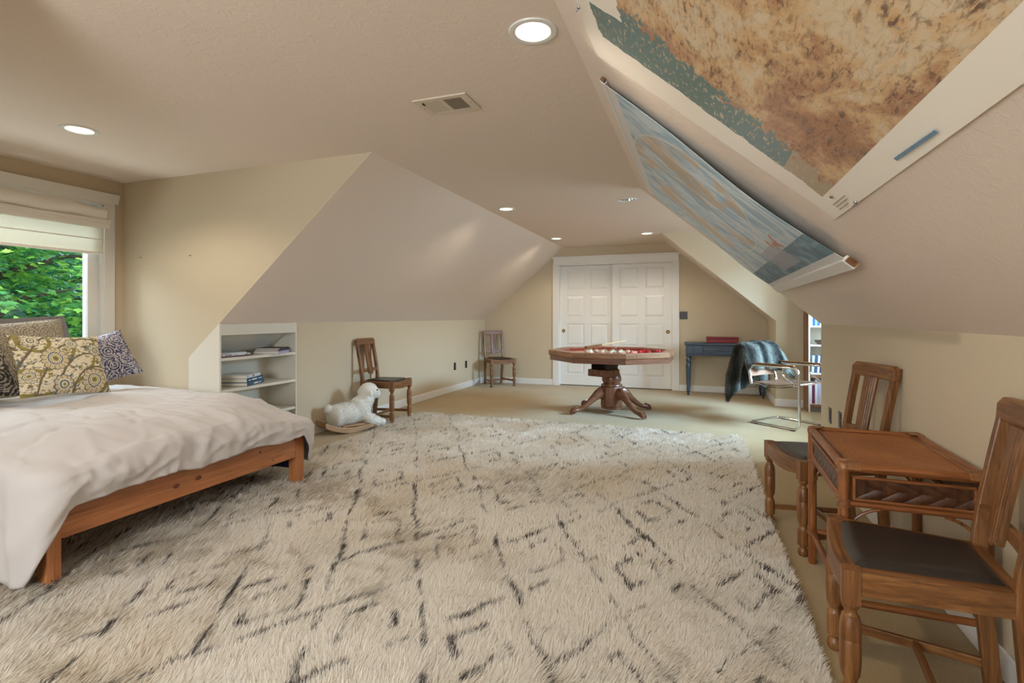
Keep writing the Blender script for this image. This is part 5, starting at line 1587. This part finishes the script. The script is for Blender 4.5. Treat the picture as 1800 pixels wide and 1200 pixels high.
# ================================================================== OUTSIDE
def leaf_scatter(name, n, centre, radii, size, cols, parent, flat=.35, sprays=None):
    ang = [90, 62, 50, 28, 8, -20, -70, -90, -110, -160, 172, 152, 130, 118]
    rad = [1.0, .52, .80, .40, .86, .38, .34, .30, .34, .38, .86, .40, .80, .52]
    base = np.array([[r * cos(radians(a)), r * sin(radians(a)), -.12 * r * r] for a, r in zip(ang, rad)])
    k = len(base)
    ns = sprays or max(1, n // 22)
    d = rng.normal(0, 1, (ns, 3)); d = d / np.linalg.norm(d, axis=1)[:, None] * (rng.random((ns, 1)) ** .4)
    sc = np.array(centre) + d * np.array(radii)
    sel = rng.integers(0, ns, n)
    P = sc[sel] + rng.normal(0, 1, (n, 3)) * np.array([.24, .24, .06]) * (size / .09)
    Z = unit(np.stack([rng.normal(0, flat, n) + .25, rng.normal(0, flat, n), np.ones(n)], 1))
    a = rng.random(n) * 2 * pi
    X0 = np.stack([np.cos(a), np.sin(a), np.zeros(n)], 1); X = unit(X0 - Z * (X0 * Z).sum(1)[:, None]); Y = np.cross(Z, X)
    s = size * (.6 + .8 * rng.random(n))
    V = P[:, None, :] + s[:, None, None] * (base[None, :, 0:1] * X[:, None, :] + base[None, :, 1:2] * Y[:, None, :] + base[None, :, 2:3] * Z[:, None, :])
    me = bpy.data.meshes.new(name); me.vertices.add(n * k); me.vertices.foreach_set('co', V.astype(np.float32).reshape(-1))
    me.loops.add(n * k); me.loops.foreach_set('vertex_index', np.arange(n * k, dtype=np.int32))
    me.polygons.add(n); me.polygons.foreach_set('loop_start', (np.arange(n) * k).astype(np.int32))
    me.update(calc_edges=True)
    c0, c1 = [np.array(c[:3]) for c in cols]
    C = c0 + (c1 - c0) * (rng.random(n) ** 1.6)[:, None]
    at = me.color_attributes.new('Col', 'FLOAT_COLOR', 'POINT'); cc_ = np.ones((n, k, 4), np.float32); cc_[:, :, :3] = C[:, None, :]
    at.data.foreach_set('color', cc_.reshape(-1))
    me.materials.append(LEAF)
    return link(bpy.data.objects.new(name, me), parent)
LEAF = hair_mat('leaf', 'Col', .40)
BARK = wood('bark', rgb(60, 50, 42), rgb(84, 72, 60), rgb(104, 92, 78), 'z', .4, .9)
def tree(label, x, y, cz, rad, n, size, cols, zb=-3.0):
    t = thing('maple_tree', label, 'tree', (x, y, zb), 0, 'maple trees outside the dormer window')
    tk = MB(); top = cz - zb
    tk.tube([(0, 0, 0), (.08, .05, top * .5), (0, .1, top)], [.16, .12, .05], 10)
    for q in range(16):
        a = q * 2.4; z = top - 1.6 + q * .17
        tk.tube([(0, .08, z), (cos(a) * rad[0] * .45, sin(a) * rad[1] * .45, z + .35), (cos(a) * rad[0] * .85, sin(a) * rad[1] * .85, z + .45)], [.045, .025, .008], 6)
    tk.build('trunk', BARK, t, smooth=True)
    f = leaf_scatter('foliage', n, (0, 0, top), rad, size, cols, t)
    f['kind'] = 'stuff'
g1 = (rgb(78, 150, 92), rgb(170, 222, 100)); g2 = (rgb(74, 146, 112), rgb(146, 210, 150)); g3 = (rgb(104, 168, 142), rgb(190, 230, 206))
tree('bright green maple tree closest to the dormer window glass', -7.3, 3.25, 1.25, (.95, 1.9, 1.9), 9000, .066, g1)
tree('mid green maple tree behind the bright one outside the window', -10.6, 5.2, 1.3, (1.2, 3.0, 2.8), 11000, .095, g2)
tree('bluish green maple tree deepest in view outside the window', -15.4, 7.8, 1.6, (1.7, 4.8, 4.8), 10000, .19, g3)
struct(MB().box(-40, WLX - .3, -20, 40, -3.1, -3.0).build('ground', plain('lawn', rgb(70, 96, 60), .95)))

# ================================================================== LIGHT
w = bpy.data.worlds.new('sky'); SC.world = w; w.use_nodes = True
bg = w.node_tree.nodes['Background']; bg.inputs[0].default_value = (.74, .87, 1.0, 1); bg.inputs[1].default_value = 1.35
def area(name, loc, target, sx, sy, power, col):
    l = bpy.data.lights.new(name, 'AREA'); l.shape = 'RECTANGLE'; l.size = sx; l.size_y = sy; l.energy = power; l.color = col
    o = link(bpy.data.objects.new(name, l)); o.location = loc
    o.rotation_euler = (Vector(target) - Vector(loc)).to_track_quat('-Z', 'Y').to_euler()
    return o
area('dormer_skylight_left', (-6.3, 2.1, 3.1), (-3.6, 2.1, .9), 2.4, 1.6, 265, (.80, .90, 1.0))
area('ceiling_fill_left', (-5.75, 2.1, .05), (-3.2, 2.1, 2.6), 1.8, .8, 38, (.86, .95, .97))  # added lamp under the sill, lifts the ceiling in place of ground bounce
area('dormer_skylight_right', (4.6, (RY0 + RY1) / 2 - .35, 2.75), (.2, (RY0 + RY1) / 2 - .5, .75), 2.4, 1.0, 1150, (.44, .71, 1.0))
area('dormer_daylight_right', (WRX + .22, (RY0 + RY1) / 2, 1.35), (WRX - 2, (RY0 + RY1) / 2 + .3, 1.45), RY1 - RY0, WZ1 - WZ0, 80, (.76, .88, 1.0))
area('gable_fill_down', ((NX0 + NX1) / 2, NEAR - 1.3, 2.5), ((NX0 + NX1) / 2 + .3, 2.2, .0), 2.0, 1.0, 90, (.92, .96, 1.0))  # added lamp outside the unseen gable window, fill aimed down
area('gable_fill_level', ((NX0 + NX1) / 2, NEAR - .25, 1.3), ((NX0 + NX1) / 2 + .2, 3, 1.75), NX1 - NX0, NZ1 - NZ0, 145, (.94, .96, 1.0))  # added lamp at the same opening, level fill for doors and ceiling
sl = bpy.data.lights.new('sun', 'SUN'); sl.energy = 2.6; sl.color = (1.0, .97, .88); sl.angle = radians(2)
so = link(bpy.data.objects.new('sun', sl)); so.rotation_euler = (-Vector((.06, .55, .83))).to_track_quat('-Z', 'Y').to_euler(); so.location = (0, 20, 30)
for i, (x, y) in enumerate(LIGHTS[:5]):
    l = bpy.data.lights.new('downlight', 'SPOT'); l.energy = (38, 36, 36, 36, 32)[i]; l.color = (1.0, .88, .72); l.spot_size = radians(146); l.spot_blend = .5; l.shadow_soft_size = .05
    o = link(bpy.data.objects.new('downlight', l)); o.location = (x, y, H - .012)
SC.view_settings.view_transform = 'Standard'; SC.view_settings.look = 'None'; SC.view_settings.gamma = 1.0
SC.view_settings.exposure = -0.15
SC.cycles.use_denoising = True
SC.cycles.max_bounces = 10; SC.cycles.diffuse_bounces = 6; SC.cycles.glossy_bounces = 4; SC.cycles.transmission_bounces = 6; SC.cycles.transparent_max_bounces = 12
SC.cycles.sample_clamp_indirect = 6.0
